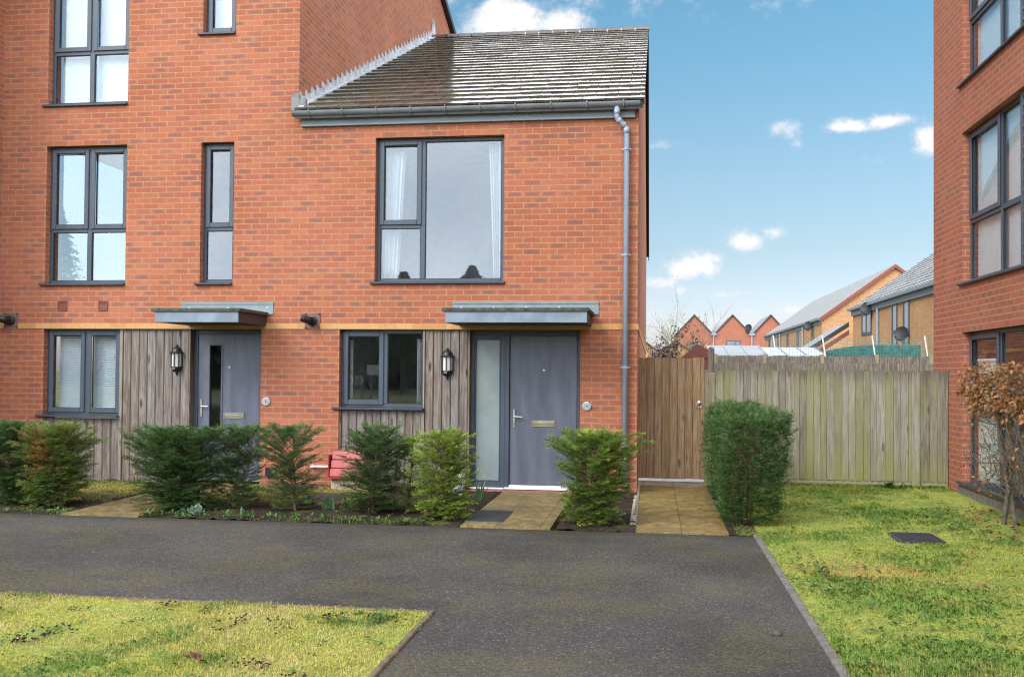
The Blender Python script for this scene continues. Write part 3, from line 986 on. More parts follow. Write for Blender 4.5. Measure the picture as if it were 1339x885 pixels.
window(town, PM, -8.22, -7.02, 2.70, 4.65, W2)
window(town, PM, -8.22, -7.02, 5.20, 7.15, W2, vents=False)
window(town, PM, -5.933, -5.46, 2.70, 4.65, [(0, 0, .75, 0, 'c'), (0, 0, 0, .75, 'f')])
window(town, PM, -5.933, -5.46, 6.12, 7.15, [(0, 0, 0, 0, 'c')], vents=False)
window(town, PM, -8.22, -7.09, .875, 2.10, [(0, .585, 0, 0, 'c'), (.585, 0, 0, 0, 'c')], sill_over=(.09, .0))
mb = MB()
boards(mb, PM, -7.055, -6.085, .0, 2.085, -.035, .121)
boards(mb, PM, -8.20, -7.10, -.02, .86, -.045, .118)
obj('timber_cladding', mb, M_clad, town)
mb = MB()
for bb in ((-7.10, -7.057, -.01, 2.09, -.09, -.028), (-8.219, -8.20, -.01, .87, -.1, -.03)):
    mb = MB()
    lbox(mb, PM, *bb)
    obj('pale_edge_trim', mb, M_trim_p, town)
mb = MB()
mb = MB()
lbox(mb, PM, -6.083, -6.063, .0, 2.09, -.17, -.02)
lbox(mb, PM, -7.056, -6.083, 2.086, 2.096, -.08, -.025)
obj('edge_trim', mb, M_trim_w, town)
mb = MB()
ring(mb, PM, -6.06, -5.046, .035, 2.093, .062, dd - .07, dd)
lf = obj('door_frame', mb, M_upvc, town, bevel=.004)
mb = MB()
gx0, gx1, gz0, gz1 = -5.838, -5.655, .55, 1.89
lbox(mb, PM, -5.995, gx0, .10, 2.028, dd - .06, dd - .014)
lbox(mb, PM, gx1, -5.111, .10, 2.028, dd - .06, dd - .014)
lbox(mb, PM, gx0, gx1, .10, gz0, dd - .06, dd - .014)
lbox(mb, PM, gx0, gx1, gz1, 2.028, dd - .06, dd - .014)
ldoor = obj('door', mb, M_door, town)
mb = MB()
ring(mb, PM, gx0 - .015, gx1 + .015, gz0 - .015, gz1 + .015, .026, dd - .0135, dd - .003)
obj('glazing_bead', mb, M_door, ldoor, bevel=.006)
mb = MB()
lbox(mb, PM, gx0, gx1, gz0, gz1, dd - .045, dd - .035)
obj('door_pane', mb, M_glass, ldoor)
handle(ldoor, PM, -5.945, 1.045, dd - .014)
letter_plate(ldoor, PM, -5.625, -5.322, .884, .962, dd - .014)
mb = MB().tube([PM(-5.545, 1.583, dd - .014), PM(-5.545, 1.583, dd - .004)], .013, 12)
obj('spyhole', mb, M_steel, ldoor)
mb = MB()
lbox(mb, PM, -6.03, -5.05, .036, .062, dd - .05, dd + .04)
obj('threshold', mb, M_steel, lf)
canopy(town, -6.105, -4.952, -6.19, -4.871)
flue(town, -8.716, 2.213)
for x, c in ((-7.943, M_terrac), (-7.337, M_terrac)):
    mb = MB()
    ring(mb, PM, x - .068, x + .068, 2.35, 2.486, .012, .001, .014)
    for k in range(7):
        z = 2.364 + k * .0158
        mb.prism([(.003, z), (.012, z), (.004, z + .013)], x - .0555, x + .0555, lambda a, b, d: (d, -a, b))
    obj('air_brick', mb, c, town)
mb = MB().box(-4.94, -4.80, -.05, -.001, .13, .24)
obj('wall_vent', mb, M_black, town)

wing = thing('brick_side_wing', 'red brick wall corner at the far left edge projecting past the tall windows', 'house', (-9.5, -.5, 0))
obj('wall', MB().box(-12, -8.89, -1.2, -.001, -.08, 8.3), M_brick, wing)

# ================================================================== APARTMENT BLOCK (right edge)
block = thing('brick_apartment_block', 'dark red brick block with full-height grey windows behind the brown beech', 'apartment block', (8, -5, 0))
HB = [(-.58, 3.2, .17, 2.10), (-.58, 3.2, 2.70, 4.65), (-.58, 3.2, 5.25, 7.2)]
mb = MB()
wall_openings(mb, PR, -1.86, 11, -.08, 8.6, HB)
mb.box(4.401, 12, 1.56, 1.86, -.08, 8.6)
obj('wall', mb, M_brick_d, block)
mb = MB().box(4.0, 12, -11, 1.9, 8.601, 8.75)
obj('roof', mb, M_verge, block)
mb = MB()
for z in (.02, 2.3, 4.85, 7.4):
    mb.box(4.41, 10, -10, 1.5, z, z + .12)
for z0, z1 in ((.14, 2.3), (2.42, 4.85), (4.97, 7.4)):
    mb.box(8.0, 8.1, -10, 1.5, z0, z1).box(4.41, 8.0, -4, -3.9, z0, z1)
obj('interior_wall', mb, M_plaster, block)
for z0, z1, tr in ((2.70, 4.65, .78), (5.25, 7.2, .78)):
    window(block, PR, -.58, 1.30, z0, z1, [(0, 1.15, tr, 0, 'c'), (0, 1.15, 0, tr, 'f'), (1.15, 0, tr, 0, 'f'), (1.15, 0, 0, tr, 'f')], vents=False, sill_over=(.09, 1.9))
    mb = MB()
    n = 16
    for i in range(n):
        zz = z0 + .05 + i * (z1 - z0 - .1) / n
        h = (z1 - z0 - .1) / n
        mb.prism([(-.09, zz), (-.055, zz), (-.08, zz + h * .96), (-.09, zz + h * .96)], 1.37, 3.14, lambda a, b, d: PR(d, b, a))
    obj('louvre_panel', mb, M_brown, block)
    mb = MB()
    ring(mb, PR, 1.306, 3.19, z0 + .03, z1 - .004, .06, -.13, -.05)
    obj('panel_frame', mb, M_upvc, block, bevel=.004)
window(block, PR, -.58, 3.19, .17, 2.10, [(0, 1.10, .88, 0, 'c'), (0, 1.10, 0, .88, 'f'), (1.10, 1.86, .88, 0, 'f'), (1.10, 1.86, 0, .88, 'f'), (1.86, 0, .88, 0, 'c'), (1.86, 0, 0, .88, 'f')], glass=M_glass_d, vents=False, sill_over=(.12, .02))
mb = MB().box(4.085, 4.0995, -11, .75, -.05, .13)
obj('plinth', mb, M_concrete, block)

# ================================================================== fixtures on the walls
def lantern(x, y, z, label):
    t = thing('wall_lantern', label, 'wall lantern', (x, y, z), 'black half lanterns by the front doors')
    a0, a1 = math.pi, 2 * math.pi
    def half(prof):
        return MB().lathe([(r_ * 1.0, h) for r_, h in prof], (x, y, z), 2, 12, a0, a1)
    mb = half([(0, .185), (.012, .185), (.014, .172), (.010, .165), (.020, .158), (.035, .15), (.062, .125), (.075, .095), (.078, .085), (.098, .075), (.098, .066), (.078, .062), (0, .062)])
    obj('lantern_cap', mb, M_black, t)
    mb = half([(0, -.115), (.080, -.115), (.082, -.128), (.070, -.160), (.035, -.185), (.014, -.195), (.010, -.210), (.016, -.220), (.008, -.232), (0, -.234)])
    obj('lantern_base', mb, M_black, t)
    mb = half([(.070, -.116), (.070, .063)])
    obj('lantern_glass', mb, M_lglass, t)
    mb = MB()
    for k in range(5):
        a = math.pi + math.pi * (k + .0) / 4
        cx, cy = x + .077 * math.cos(a), y + .077 * math.sin(a) - (.004 if k in (0, 4) else 0)
        mb.box(cx - .006, cx + .006, cy - .006, cy + .006, z - .118, z + .066)
    mb.box(x - .03, x + .03, y + .001, y + .012, z - .13, z + .08)
    obj('lantern_cage', mb, M_black, t)
    mb = MB().box(x - .032, x + .012, y - .083, y - .074, z - .152, z - .132)
    obj('sensor_window', mb, M_gutter, t)
lantern(-2.48, .022, 1.675, 'black half lantern on weathered boards beside the frosted sidelight')
lantern(-6.255, .022, 1.70, 'black half lantern on grey boards left of the glazed townhouse door')

def disc(x, z, label):
    t = thing('round_plaque', label, 'plaque', (x, 0, z), 'round pale plaques beside the doors')
    mb = MB().lathe([(.058, -.001), (.060, -.012), (.056, -.022), (.045, -.026), (.0, -.027)], (x, 0, z), 1, 24)
    obj('plaque_disc', mb, simple('plaque_grey', (.42, .43, .43), .5, var=.25, scale=30), t)
    mb = MB().lathe([(.036, -.027), (.036, -.0285), (.024, -.0285), (.024, -.027)], (x, 0, z), 1, 20)
    obj('plaque_ring', mb, M_pipe, t)
    mb = MB().lathe([(.010, -.027), (.008, -.034), (0, -.035)], (x + .002, 0, z), 1, 12)
    obj('plaque_button', mb, M_black, t)
disc(-.644, 1.12, 'round pale grey plaque on brick between the plain door and downpipe')
disc(-4.957, 1.125, 'round pale grey plaque on brick right of the glazed townhouse door')

# ================================================================== curtains and blinds
def curtain(x0, x1, xb0, xb1, z0, z1, y, label, seed):
    rs = random.Random(seed)
    mb = MB()
    n, mz = 40, 10
    for j in range(mz + 1):
        t = j / mz
        for i in range(n + 1):
            s = i / n
            a = (x0 + (x1 - x0) * s) * t + (xb0 + (xb1 - xb0) * s) * (1 - t)
            mb.v.append((a, y + .022 * math.sin(s * 26 + seed) * (1.2 - .4 * t) + .01 * math.sin(s * 61), z0 + (z1 - z0) * t))
    for j in range(mz):
        for i in range(n):
            k = j * (n + 1) + i
            mb.f.append((k, k + 1, k + n + 2, k + n + 1))
    o = obj('curtain', mb, M_curtain, None, ((x0 + x1) / 2, y, z0), smooth=True, recalc=False)
    md = o.modifiers.new('thick', 'SOLIDIFY'); md.thickness = .004
    return tag(o, label, 'curtain', 'white curtains in the upper windows')
curtain(-3.40, -3.12, -3.42, -3.22, 2.72, 4.6, .24, 'white curtain gathered at the left of the widest upper window', 1)
curtain(-1.98, -1.80, -1.90, -1.80, 2.72, 4.6, .24, 'white curtain gathered at the right of the widest upper window', 4)

def blind(x0, x1, z0, z1, y, label, pitch=.026, tilt=.010):
    mb = MB()
    n = int((z1 - z0) / pitch)
    for i in range(n):
        z = z0 + i * pitch
        mb.prism([(y - .012, z), (y + .012, z + tilt + .012), (y + .012, z + tilt + .0135), (y - .012, z + .0015)], x0, x1, lambda a, b, d: (d, a, b))
    mb.box(x0, x1, y - .02, y + .02, z1, z1 + .03)
    o = obj('venetian_blind', mb, M_white, None, ((x0 + x1) / 2, y, z0))
    return tag(o, label, 'blind', 'white venetian blinds')
curtain(-3.86, -3.82, -3.86, -3.82, 1.1, 2.04, .22, 'sliver of pale curtain at the left of the ground floor window', 6)
curtain(-2.93, -2.84, -2.93, -2.84, 1.1, 1.98, .20, 'narrow pale curtain at the right of the ground floor window', 8)
blind(-8.12, -7.66, .95, 2.05, .235, 'white venetian blind behind the left ground floor casement')
blind(-7.60, -7.12, .95, 2.05, .235, 'white venetian blind behind the casement next to the weathered boards')
def rblind(x0, x1, z0, z1, y, label, P=PM):
    mb = MB()
    lbox(mb, P, x0, x1, z0, z1, -y - .004, -y)
    mb.tube([P(x0, z1 + .02, -y), P(x1, z1 + .02, -y)], .022, 10)
    o = obj('roller_blind', mb, M_white, None, P((x0 + x1) / 2, z0, -y))
    return tag(o, label, 'blind', 'white roller blinds')
rblind(-8.14, -7.64, 5.24, 7.08, .23, 'white blind in the left half of the topmost wide window')
rblind(-7.60, -7.10, 5.24, 7.08, .23, 'white blind in the right half of the topmost wide window')
rblind(-5.88, -5.52, 6.16, 7.08, .23, 'white blind behind the small top storey window')
for z0, z1, lab in ((2.74, 4.58, 'white blind in the middle window of the dark brick block'), (5.30, 7.1, 'white blind in the top window of the dark brick block')):
    rblind(-.50, 1.22, z0, z1, .175, lab, PR)
rblind(-.50, .46, .22, 1.72, .175, 'white blind low in the ground window behind the brown beech', PR)
#==PART3==
# ================================================================== PLANTS
def nrmz(a):
    return a / np.maximum(np.linalg.norm(a, axis=-1, keepdims=True), 1e-9)

def needles(O, D, N, L, K, nl, nw, rs, ang=52):
    O, D, N = np.array(O, float), nrmz(np.array(D, float)), np.array(N, float)
    L = np.array(L, float)[:, None]
    B = len(O)
    S = nrmz(np.cross(D, N))
    N = np.cross(S, D)
    t = (np.arange(K) + .6)[None, :] / K + rs.uniform(-.3, .3, (B, K)) / K
    base = O[:, None] + D[:, None] * (L * t)[..., None]
    base[..., 2] -= (.12 * L * t ** 2)
    sg = np.where(np.arange(K) % 2 == 0, 1., -1.)[None, :, None]
    a = R(ang) + rs.uniform(-.3, .3, (B, K, 1))
    d = D[:, None] * np.cos(a) + S[:, None] * np.sin(a) * sg + N[:, None] * rs.uniform(-.25, .45, (B, K, 1)) + rs.normal(0, .12, (B, K, 3))
    d = nrmz(d)
    ln = nl * (1 - .45 * t ** 3) * rs.uniform(.7, 1.2, (B, K))
    w = D[:, None] * nw * .5 + N[:, None] * rs.uniform(-.5, .5, (B, K, 1)) * nw * .5
    tip = base + d * ln[..., None]
    V = np.stack([base - w * .7, base + w * .7, tip + w * .55, tip - w * .55], 2)
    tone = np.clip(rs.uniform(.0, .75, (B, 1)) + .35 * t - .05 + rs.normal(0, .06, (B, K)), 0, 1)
    return V.reshape(-1, 3), np.repeat(tone.ravel(), 4)

def leaves(O, D, N, L, W, rs, fold=.25):
    O, D, N = np.array(O, float), nrmz(np.array(D, float)), np.array(N, float)
    L, W = np.array(L, float)[:, None], np.array(W, float)[:, None]
    S = nrmz(np.cross(D, N))
    N = np.cross(S, D)
    mid = O + D * L * .45 + N * L * rs.uniform(-fold, fold, L.shape)
    V = np.stack([O, mid + S * W * .5 + N * W * fold, O + D * L + N * L * rs.uniform(-fold, fold, L.shape), mid - S * W * .5 + N * W * fold], 1)
    return V.reshape(-1, 3)

def quads(V):
    return np.arange(len(V)).reshape(-1, 4)

def yew(name, label, x, y, w, h, dens, m, seed, env=None, stems=3, dep=None, up=(20, 55), group='clipped yews along the front path', nl=.035, cat='shrub', lo=.05, bark=None):
    rs = np.random.RandomState(seed)
    dep = dep or w * .85
    t = thing(name, label, cat, (x, y, 0), group)
    env = env or (lambda f: .62 + .5 * math.sin(min(1, f * 1.15) * math.pi * .55) - .32 * max(0, f - .75))
    sm = MB()
    O, D, N, L = [], [], [], []
    nb = int(dens * 1.7)
    w, dep, h = w * 1.02, dep * 1.08, h * .93
    tops = []
    for k in range(stems):
        bx, by = x + rs.uniform(-.05, .05), y + rs.uniform(-.05, .05)
        tx, ty = x + rs.uniform(-.22, .22) * w, y + rs.uniform(-.22, .22) * dep
        hh = h * rs.uniform(.84, .97)
        pts = [(bx, by, -.02), ((bx * 2 + tx) / 3 + rs.uniform(-.02, .02), (by * 2 + ty) / 3, hh * .36), (tx, ty, hh * .7), (tx + rs.uniform(-.03, .03), ty, hh)]
        tops.append(pts)
        sm.tube(pts, [.014, .011, .007, .003], 6)
    for i in range(nb):
        pts = tops[i % stems]
        f = lo + (1 - lo) * ((i + rs.uniform(0, 1)) / nb) ** 1.1
        zz = f * h * .9
        seg = min(2, int(f * 3)); ft = f * 3 - seg
        p0 = Vector(pts[seg]).lerp(Vector(pts[seg + 1]), min(1, ft))
        az = rs.uniform(0, 2 * math.pi)
        el = R(rs.uniform(*up)) * (.08 + 1.05 * f)
        rad = env(f) * math.hypot(w * .5 * math.cos(az), dep * .5 * math.sin(az)) * rs.uniform(.72, 1.08)
        ln = max(.06, rad) / max(.5, math.cos(el)) * .95
        ln = min(ln, (h * rs.uniform(.97, 1.06) - p0.z) / max(.15, math.sin(el)))
        if ln < .05:
            ln = .05
        d0 = Vector((math.cos(az) * math.cos(el), math.sin(az) * math.cos(el), math.sin(el)))
        p1 = p0 + d0 * ln * .55
        d1 = (d0 + Vector((rs.uniform(-.25, .25), rs.uniform(-.25, .25), rs.uniform(-.25, .15)))).normalized()
        p2 = p1 + d1 * ln * .45
        sm.tube([p0, p1, p2], [.005, .0035, .0015], 4, False)
        nbl = max(3, int(ln / .035))
        for j in range(nbl):
            s = .18 + .82 * (j + .5) / nbl
            q = p0.lerp(p1, s / .55) if s < .55 else p1.lerp(p2, (s - .55) / .45)
            ax = d0 if s < .55 else d1
            sd = ax.cross(Vector((0, 0, 1)))
            sd = sd.normalized() if sd.length > .1 else Vector((1, 0, 0))
            sg = 1 if j % 2 else -1
            dd_ = ax * .72 + sd * sg * rs.uniform(.45, .85) + Vector((0, 0, rs.uniform(-.15, .55)))
            O.append(q); D.append(dd_); N.append(Vector((rs.uniform(-.3, .3), rs.uniform(-.3, .3), 1))); L.append(rs.uniform(.06, .15) * (1.1 - .3 * s))
        O.append(p2 - d1 * .03); D.append(d1); N.append((0, 0, 1)); L.append(rs.uniform(.06, .10))
    obj('stem', sm, bark or M_bark, t, recalc=False)
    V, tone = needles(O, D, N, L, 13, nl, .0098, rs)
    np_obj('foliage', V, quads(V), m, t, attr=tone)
    return t

full = lambda f: .90 + .14 * math.sin(f * 3) - .25 * max(0, f - .8)
vase = lambda f: .66 + .45 * min(1, f * 1.3) - .3 * max(0, f - .8)
yew('yew_shrub', 'large dark green yew cut off by the left edge of the photo', -7.05, -2.35, .80, .93, 170, M_yew, 1, full, 5)
yew('yew_shrub', 'bushy yew with rusty orange patches below the blinds window', -6.42, -2.40, .74, .92, 200, M_yew_rust, 2, full, 5)
yew('yew_shrub', 'widest dark green yew standing before the glazed townhouse door', -4.95, -2.42, .98, .92, 230, M_yew, 3, full, 6, .75)
yew('yew_shrub', 'dark yew with feathery top before the right edge of the townhouse door', -4.36, -2.25, .58, .96, 95, M_yew, 4, vase, 3)
yew('yew_shrub', 'sparse open yew in front of bare brick between the two houses', -3.66, -2.30, .70, .97, 72, M_yew, 5, vase, 2)
yew('yew_shrub', 'dense dark yew in front of the pink bin and ground floor window', -2.84, -2.28, .66, .98, 125, M_yew, 6, full, 4)
yew('yew_shrub', 'thin see-through golden yew between dark and yellow-green yews', -2.42, -2.10, .40, .84, 34, M_yew_yel, 7, full, 2, .34)
yew('yew_shrub', 'yellow-green yew beside the frosted sidelight', -1.97, -2.52, .60, .95, 125, M_yew_yel, 8, full, 4)
yew('yew_shrub', 'golden green yew in front of the downpipe', -.40, -2.62, .78, .97, 190, M_yew_mid, 9, vase, 5)

def hedge():
    rs = np.random.RandomState(21)
    x0, x1, y0, y1, h = .92, 1.53, -2.46, .80, 1.10
    t = thing('yew_hedge', 'boxy clipped dark green hedge beside the gate path', 'hedge', ((x0 + x1) / 2, (y0 + y1) / 2, 0))
    O, D, N, L = [], [], [], []
    faces = [((-1, 0, 0), 3.3 * 1.17, 1500), ((1, 0, 0), 3.3 * 1.17, 900), ((0, -1, 0), .66 * 1.17, 1250), ((0, 1, 0), .7, 120), ((0, 0, 1), 2.1, 950)]
    for n, a, cnt in faces:
        n = np.array(n, float)
        for i in range(cnt):
            p = np.array([rs.uniform(x0, x1), rs.uniform(y0, y1), rs.uniform(.05, h)])
            inset = rs.exponential(.05) + .02
            k = int(np.abs(n).argmax())
            edge = {(0, -1): x0, (0, 1): x1, (1, -1): y0, (1, 1): y1, (2, 1): h}[(k, int(n[k]))]
            p[k] = edge - n[k] * inset
            p += .05 * np.sin(np.array([p[1] * 4 + p[2] * 5, p[0] * 6 + p[2] * 4, p[0] * 5 + p[1] * 3]))
            if k != 2 and p[2] < .35:       # narrower at the foot
                p[0] += (1.23 - p[0]) * .18 * (1 - p[2] / .35)
            d = n * rs.uniform(.4, 1.0) + np.array([rs.uniform(-.8, .8), rs.uniform(-.8, .8), rs.uniform(-.1, .9)])
            O.append(p); D.append(d); N.append((rs.uniform(-.4, .4), rs.uniform(-.4, .4), 1)); L.append(rs.uniform(.07, .16))
    V, tone = needles(O, D, N, L, 13, .034, .0105, rs)
    np_obj('foliage', V, quads(V), M_yew, t, attr=tone)
    sm = MB()
    for i in range(13):
        x, y = rs.uniform(x0 + .22, x1 - .22), y0 + .22 + i * .23
        pts = [(x, y, -.02), (x + rs.uniform(-.05, .05), y - .02, .45), (x + rs.uniform(-.1, .1), y - .04, .8), (x + rs.uniform(-.15, .15), y, 1.08)]
        sm.tube(pts, [.016, .013, .009, .005], 6)
        for k in range(12):
            z = rs.uniform(.15, 1.0)
            q = Vector((x, y, z))
            az = rs.uniform(0, 6.28)
            sm.tube([q, q + Vector((math.cos(az) * .25, math.sin(az) * .25, rs.uniform(.02, .2)))], [.006, .002], 4, False)
    obj('stem', sm, M_bark_r, t, recalc=False)
hedge()

def beech():
    rs = np.random.RandomState(31)
    t = thing('beech_hedge', 'leggy beech hedge with dry brown leaves on bare stems', 'hedge', (3.86, -2.0, 0))
    sm = MB()
    O, D, N, L, W = [], [], [], [], []
    def twig(p, d, ln, r_, depth):
        pts = [p]
        q, dd_ = p.copy(), d.copy()
        k = 4
        for i in range(k):
            dd_ = (dd_ + Vector((rs.uniform(-.25, .25) * .5, rs.uniform(-.3, .3), rs.uniform(-.22, .25)))).normalized()
            q = q + dd_ * ln / k
            q.x = max(3.70, min(q.x, 4.03)); q.y = min(q.y, -.32 - .25 * abs(q.z - 1.3)); q.z = min(q.z, 1.66)
            pts.append(q.copy())
        sm.tube(pts, [r_ * (1 - .2 * i) for i in range(len(pts))], 4 if depth else 6, False)
        if depth < 2:
            for i in range(5 if depth == 0 else 3):
                a = pts[rs.randint(1, len(pts))]
                nd = (dd_ * .6 + Vector((rs.uniform(-.5, .5), rs.uniform(-.9, .9), rs.uniform(-.2, .7)))).normalized()
                twig(a, nd, ln * rs.uniform(.35, .6), r_ * .55, depth + 1)
        for a, b in zip(pts[1:], pts[2:]):
            f = (a + b) / 2
            pr = min(.8, max(0.03, (f.z - 1.08) / .22))
            if f.z > 1.62: pr *= .3
            nleaf = 2
            for _ in range(nleaf):
                if rs.uniform() < pr * .9:
                    O.append(f + Vector((rs.uniform(-.03, .03), rs.uniform(-.03, .03), rs.uniform(-.03, .03))))
                    D.append((rs.uniform(-1, 1), rs.uniform(-1, 1), rs.uniform(-1.2, .2))); N.append((rs.uniform(-1, 1), rs.uniform(-1, .4), rs.uniform(-.3, 1)))
                    L.append(rs.uniform(.040, .068)); W.append(rs.uniform(.026, .042))
    for sx, sy, h in ((3.88, -1.95, 1.5), (3.80, -1.80, 1.45), (3.93, -2.12, 1.55), (3.86, -2.75, 1.5), (3.82, -3.4, 1.5), (3.84, -3.0, 1.5)):
        pts = [Vector((sx, sy, -.03)), Vector((sx + rs.uniform(-.05, .03), sy + rs.uniform(-.1, .1), .4)), Vector((sx + rs.uniform(-.08, .06), sy + rs.uniform(-.12, .25), .85)), Vector((sx - .03, sy + rs.uniform(-.2, .35), h))]
        sm.tube(pts, [.030, .024, .017, .008], 8)
        for i in range(17):
            f = rs.uniform(.18, 1.0) * 3
            seg = min(2, int(f)); p = pts[seg].lerp(pts[seg + 1], f - seg)
            up_ = .1 + .35 * rs.uniform()
            s = 1 if rs.uniform() < .62 else -1
            twig(p, Vector((rs.uniform(-.5, .3), s, up_ * (.6 if p.z < 1.1 else .2))).normalized(), rs.uniform(.45, .95), .0065, 0)
    obj('stem', sm, M_bark_g, t, recalc=False)
    V = leaves(O, D, N, L, W, rs, .35)
    np_obj('foliage', V, quads(V), M_beech, t)
beech()

# ---- grass
def blades(name, n, reg, m, seed, hmin, hmax, holes=(), zf=None, clump=0.0, keep=None):
    rs = np.random.RandomState(seed)
    x0, x1, y0, y1 = reg
    X, Y = rs.uniform(x0, x1, n), rs.uniform(y0, y1, n)
    ok = np.ones(n, bool)
    for a, b, c, d in holes:
        ok &= ~((X > a) & (X < b) & (Y > c) & (Y < d))
    f = .9 * np.sin(X * 2.1 + 1.9 * np.sin(Y * 1.3 + seed)) * np.sin(Y * 1.7 + 1.7 * np.sin(X * 1.1)) + .5 * np.sin(X * 5.3 + Y * 2.1 + 1.5 * np.sin(Y * 3.7)) * np.sin(Y * 4.4 - X * 3.3 + 1.2 * np.sin(X * 6)) + .3 * np.sin(X * 13 + 2 * np.sin(Y * 9)) * np.sin(Y * 11 + 2 * np.sin(X * 8))
    if keep is not None:
        ok &= rs.uniform(0, 1, n) < keep(X, Y, f)
    X, Y, f = X[ok], Y[ok], f[ok]
    n = len(X)
    Z = (zf(X, Y) if zf else np.zeros(n)) + .002
    H = rs.uniform(hmin, hmax, n) * (1 + clump * np.clip(f, -.8, 1.2))
    az, lean = rs.uniform(0, 2 * np.pi, n), np.abs(rs.normal(.35, .35, n))
    w = rs.uniform(.0014, .0030, n)
    dx, dy = np.cos(az), np.sin(az)
    b = np.stack([X, Y, Z], 1)
    side = np.stack([-dy, dx, np.zeros(n)], 1) * w[:, None]
    mid = b + np.stack([dx * H * lean * .35, dy * H * lean * .35, H * .6], 1)
    tip = b + np.stack([dx * H * lean, dy * H * lean, H * np.maximum(.35, 1 - .35 * lean)], 1)
    V = np.stack([b - side, b + side, mid + side * .8, tip, mid - side * .8], 1).reshape(-1, 3)
    i = np.arange(n)[:, None] * 5
    F = np.concatenate([i + np.array([[0, 1, 2, 4]]), i + np.array([[4, 2, 3, 3]])], 0)
    me_o = None
    # 4-gon + tri as 5-gon per blade keeps one island per blade
    F = i + np.array([[0, 1, 2, 3, 4]])
    o = np_obj(name, V, F, m, attr=np.repeat(f, 5))
    o['kind'] = 'stuff'
    return o
DR = (2.46, 2.88, -3.12, -2.62)
g = blades('grass', 170000, (1.185, 4.08, -8.6, 1.12), M_blade_r, 1, .012, .036, [DR, (3.6, 4.1, -11, .7)], lambda x, y: rise(x, y), .5, lambda x, y, f: np.clip(.58 + .25 * f, .3, 1) * np.where(x < 1.215, np.clip(.3 + .5 * f, 0, .8), 1))
tag(g, 'mossy yellow-green lawn grass beside the dark brick block', 'grass')
g = blades('grass', 110000, (-5.6, -1.185, -9.0, -6.425), M_blade_l, 2, .008, .030, [], None, .4, lambda x, y, f: np.where((x > -1.235) | (y > -6.475), np.clip(.35 + .5 * f, .05, .9), 1))
tag(g, 'dry mossy lawn grass in the near left corner', 'grass')
g = blades('grass', 16000, (-8.4, -6.08, -1.95, -.1), M_blade_l, 3, .015, .05, [])
tag(g, 'pale lawn strip under the weathered boards of the townhouse', 'grass')
g = blades('grass', 13000, (-5.08, -3.2, -1.75, -.1), M_blade_l, 4, .015, .05, [(-3.95, -3.45, -1.6, -.85)])
tag(g, 'pale lawn strip in front of the brick between the houses', 'grass')
g = blades('grass', 2600, (-8.3, -2.0, -2.99, -2.75), M_blade_r, 5, .01, .035, [(-6.0, -5.13, -3, -2)], None, .5, lambda x, y, f: np.clip(.2 + .5 * f, 0, 1))
tag(g, 'sparse grass tufts along the edge of the planting bed', 'grass')
g = blades('grass', 3000, (1.0, 1.25, -3.0, .9), M_blade_r, 6, .01, .03, [], None, .5)
tag(g, 'short grass under the clipped hedge', 'grass')
g = blades('grass', 2500, (1.3, 4.05, 1.0, 1.14), M_blade_r, 8, .02, .07, [], lambda x, y: rise(x, y))
tag(g, 'longer grass along the foot of the fence', 'grass')

def weeds(name, label, spots, m, seed, leaf=(.03, .06), per=9, width=.45, el=(5, 60), spread=.02, zf=None):
    rs = np.random.RandomState(seed)
    O, D, N, L, W = [], [], [], [], []
    for (x, y, s) in spots:
        for k in range(per):
            az, e = rs.uniform(0, 6.28), R(rs.uniform(*el))
            z = (float(rise(0, y)) if x > 1.2 else 0) + .015
            O.append((x + rs.normal(0, spread * s), y + rs.normal(0, spread * s), z + rs.uniform(0, .02) * s))
            D.append((math.cos(az) * math.cos(e), math.sin(az) * math.cos(e), math.sin(e))); N.append((0, 0, 1))
            l = rs.uniform(*leaf) * s
            L.append(l); W.append(l * width)
    V = leaves(O, D, N, L, W, rs, .2)
    o = np_obj(name, V, quads(V), m)
    return tag(o, label, 'weeds', None, 'stuff')
rs_ = np.random.RandomState(77)
sp = [(rs_.uniform(-5.1, -2.1), rs_.uniform(-2.98, -2.8), rs_.uniform(.5, 1.3)) for _ in range(70)] + [(rs_.uniform(-8.2, -6.0), rs_.uniform(-2.98, -2.75), rs_.uniform(.5, 1.1)) for _ in range(45)] + [(rs_.uniform(-3.6, -2.0), rs_.uniform(-2.8, -1.4), rs_.uniform(.5, 1)) for _ in range(20)]
weeds('weeds', 'small bright green weeds along the front of the planting bed', sp, M_weed, 3, per=10)
sp = [(rs_.uniform(1.3, 4.0), rs_.uniform(-8, 1), rs_.uniform(.4, .9)) for _ in range(170)] + [(rs_.normal(3.2, .35), rs_.normal(-2.0, .55), rs_.uniform(.6, 1.2)) for _ in range(90)] + [(rs_.normal(1.5, .15), rs_.normal(-4.9, .5), rs_.uniform(.6, 1.2)) for _ in range(40)] + [(rs_.normal(1.8, .25), rs_.normal(-6.6, .5), rs_.uniform(.5, 1.)) for _ in range(60)]
sp = [s for s in sp if 1.22 < s[0] < 3.98 and not (2.42 < s[0] < 2.92 and -3.16 < s[1] < -2.58)]
weeds('weeds', 'broad leaved weeds scattered in the lawn beside the dark brick block', sp, M_weed, 4, (.02, .05), 8, .55, (0, 35), .03)
sp = [(rs_.uniform(-5, -1.3), rs_.uniform(-8.2, -6.5), rs_.uniform(.4, .9)) for _ in range(55)] + [(rs_.normal(-1.55, .14), rs_.normal(-6.72, .12), rs_.uniform(.5, 1)) for _ in range(50)]
sp = [s for s in sp if s[0] < -1.27 and s[1] < -6.5]
weeds('weeds', 'small weeds in the near left lawn and its kerb corner', sp, M_weed, 5, (.02, .042), 8, .6, (0, 40), .025)

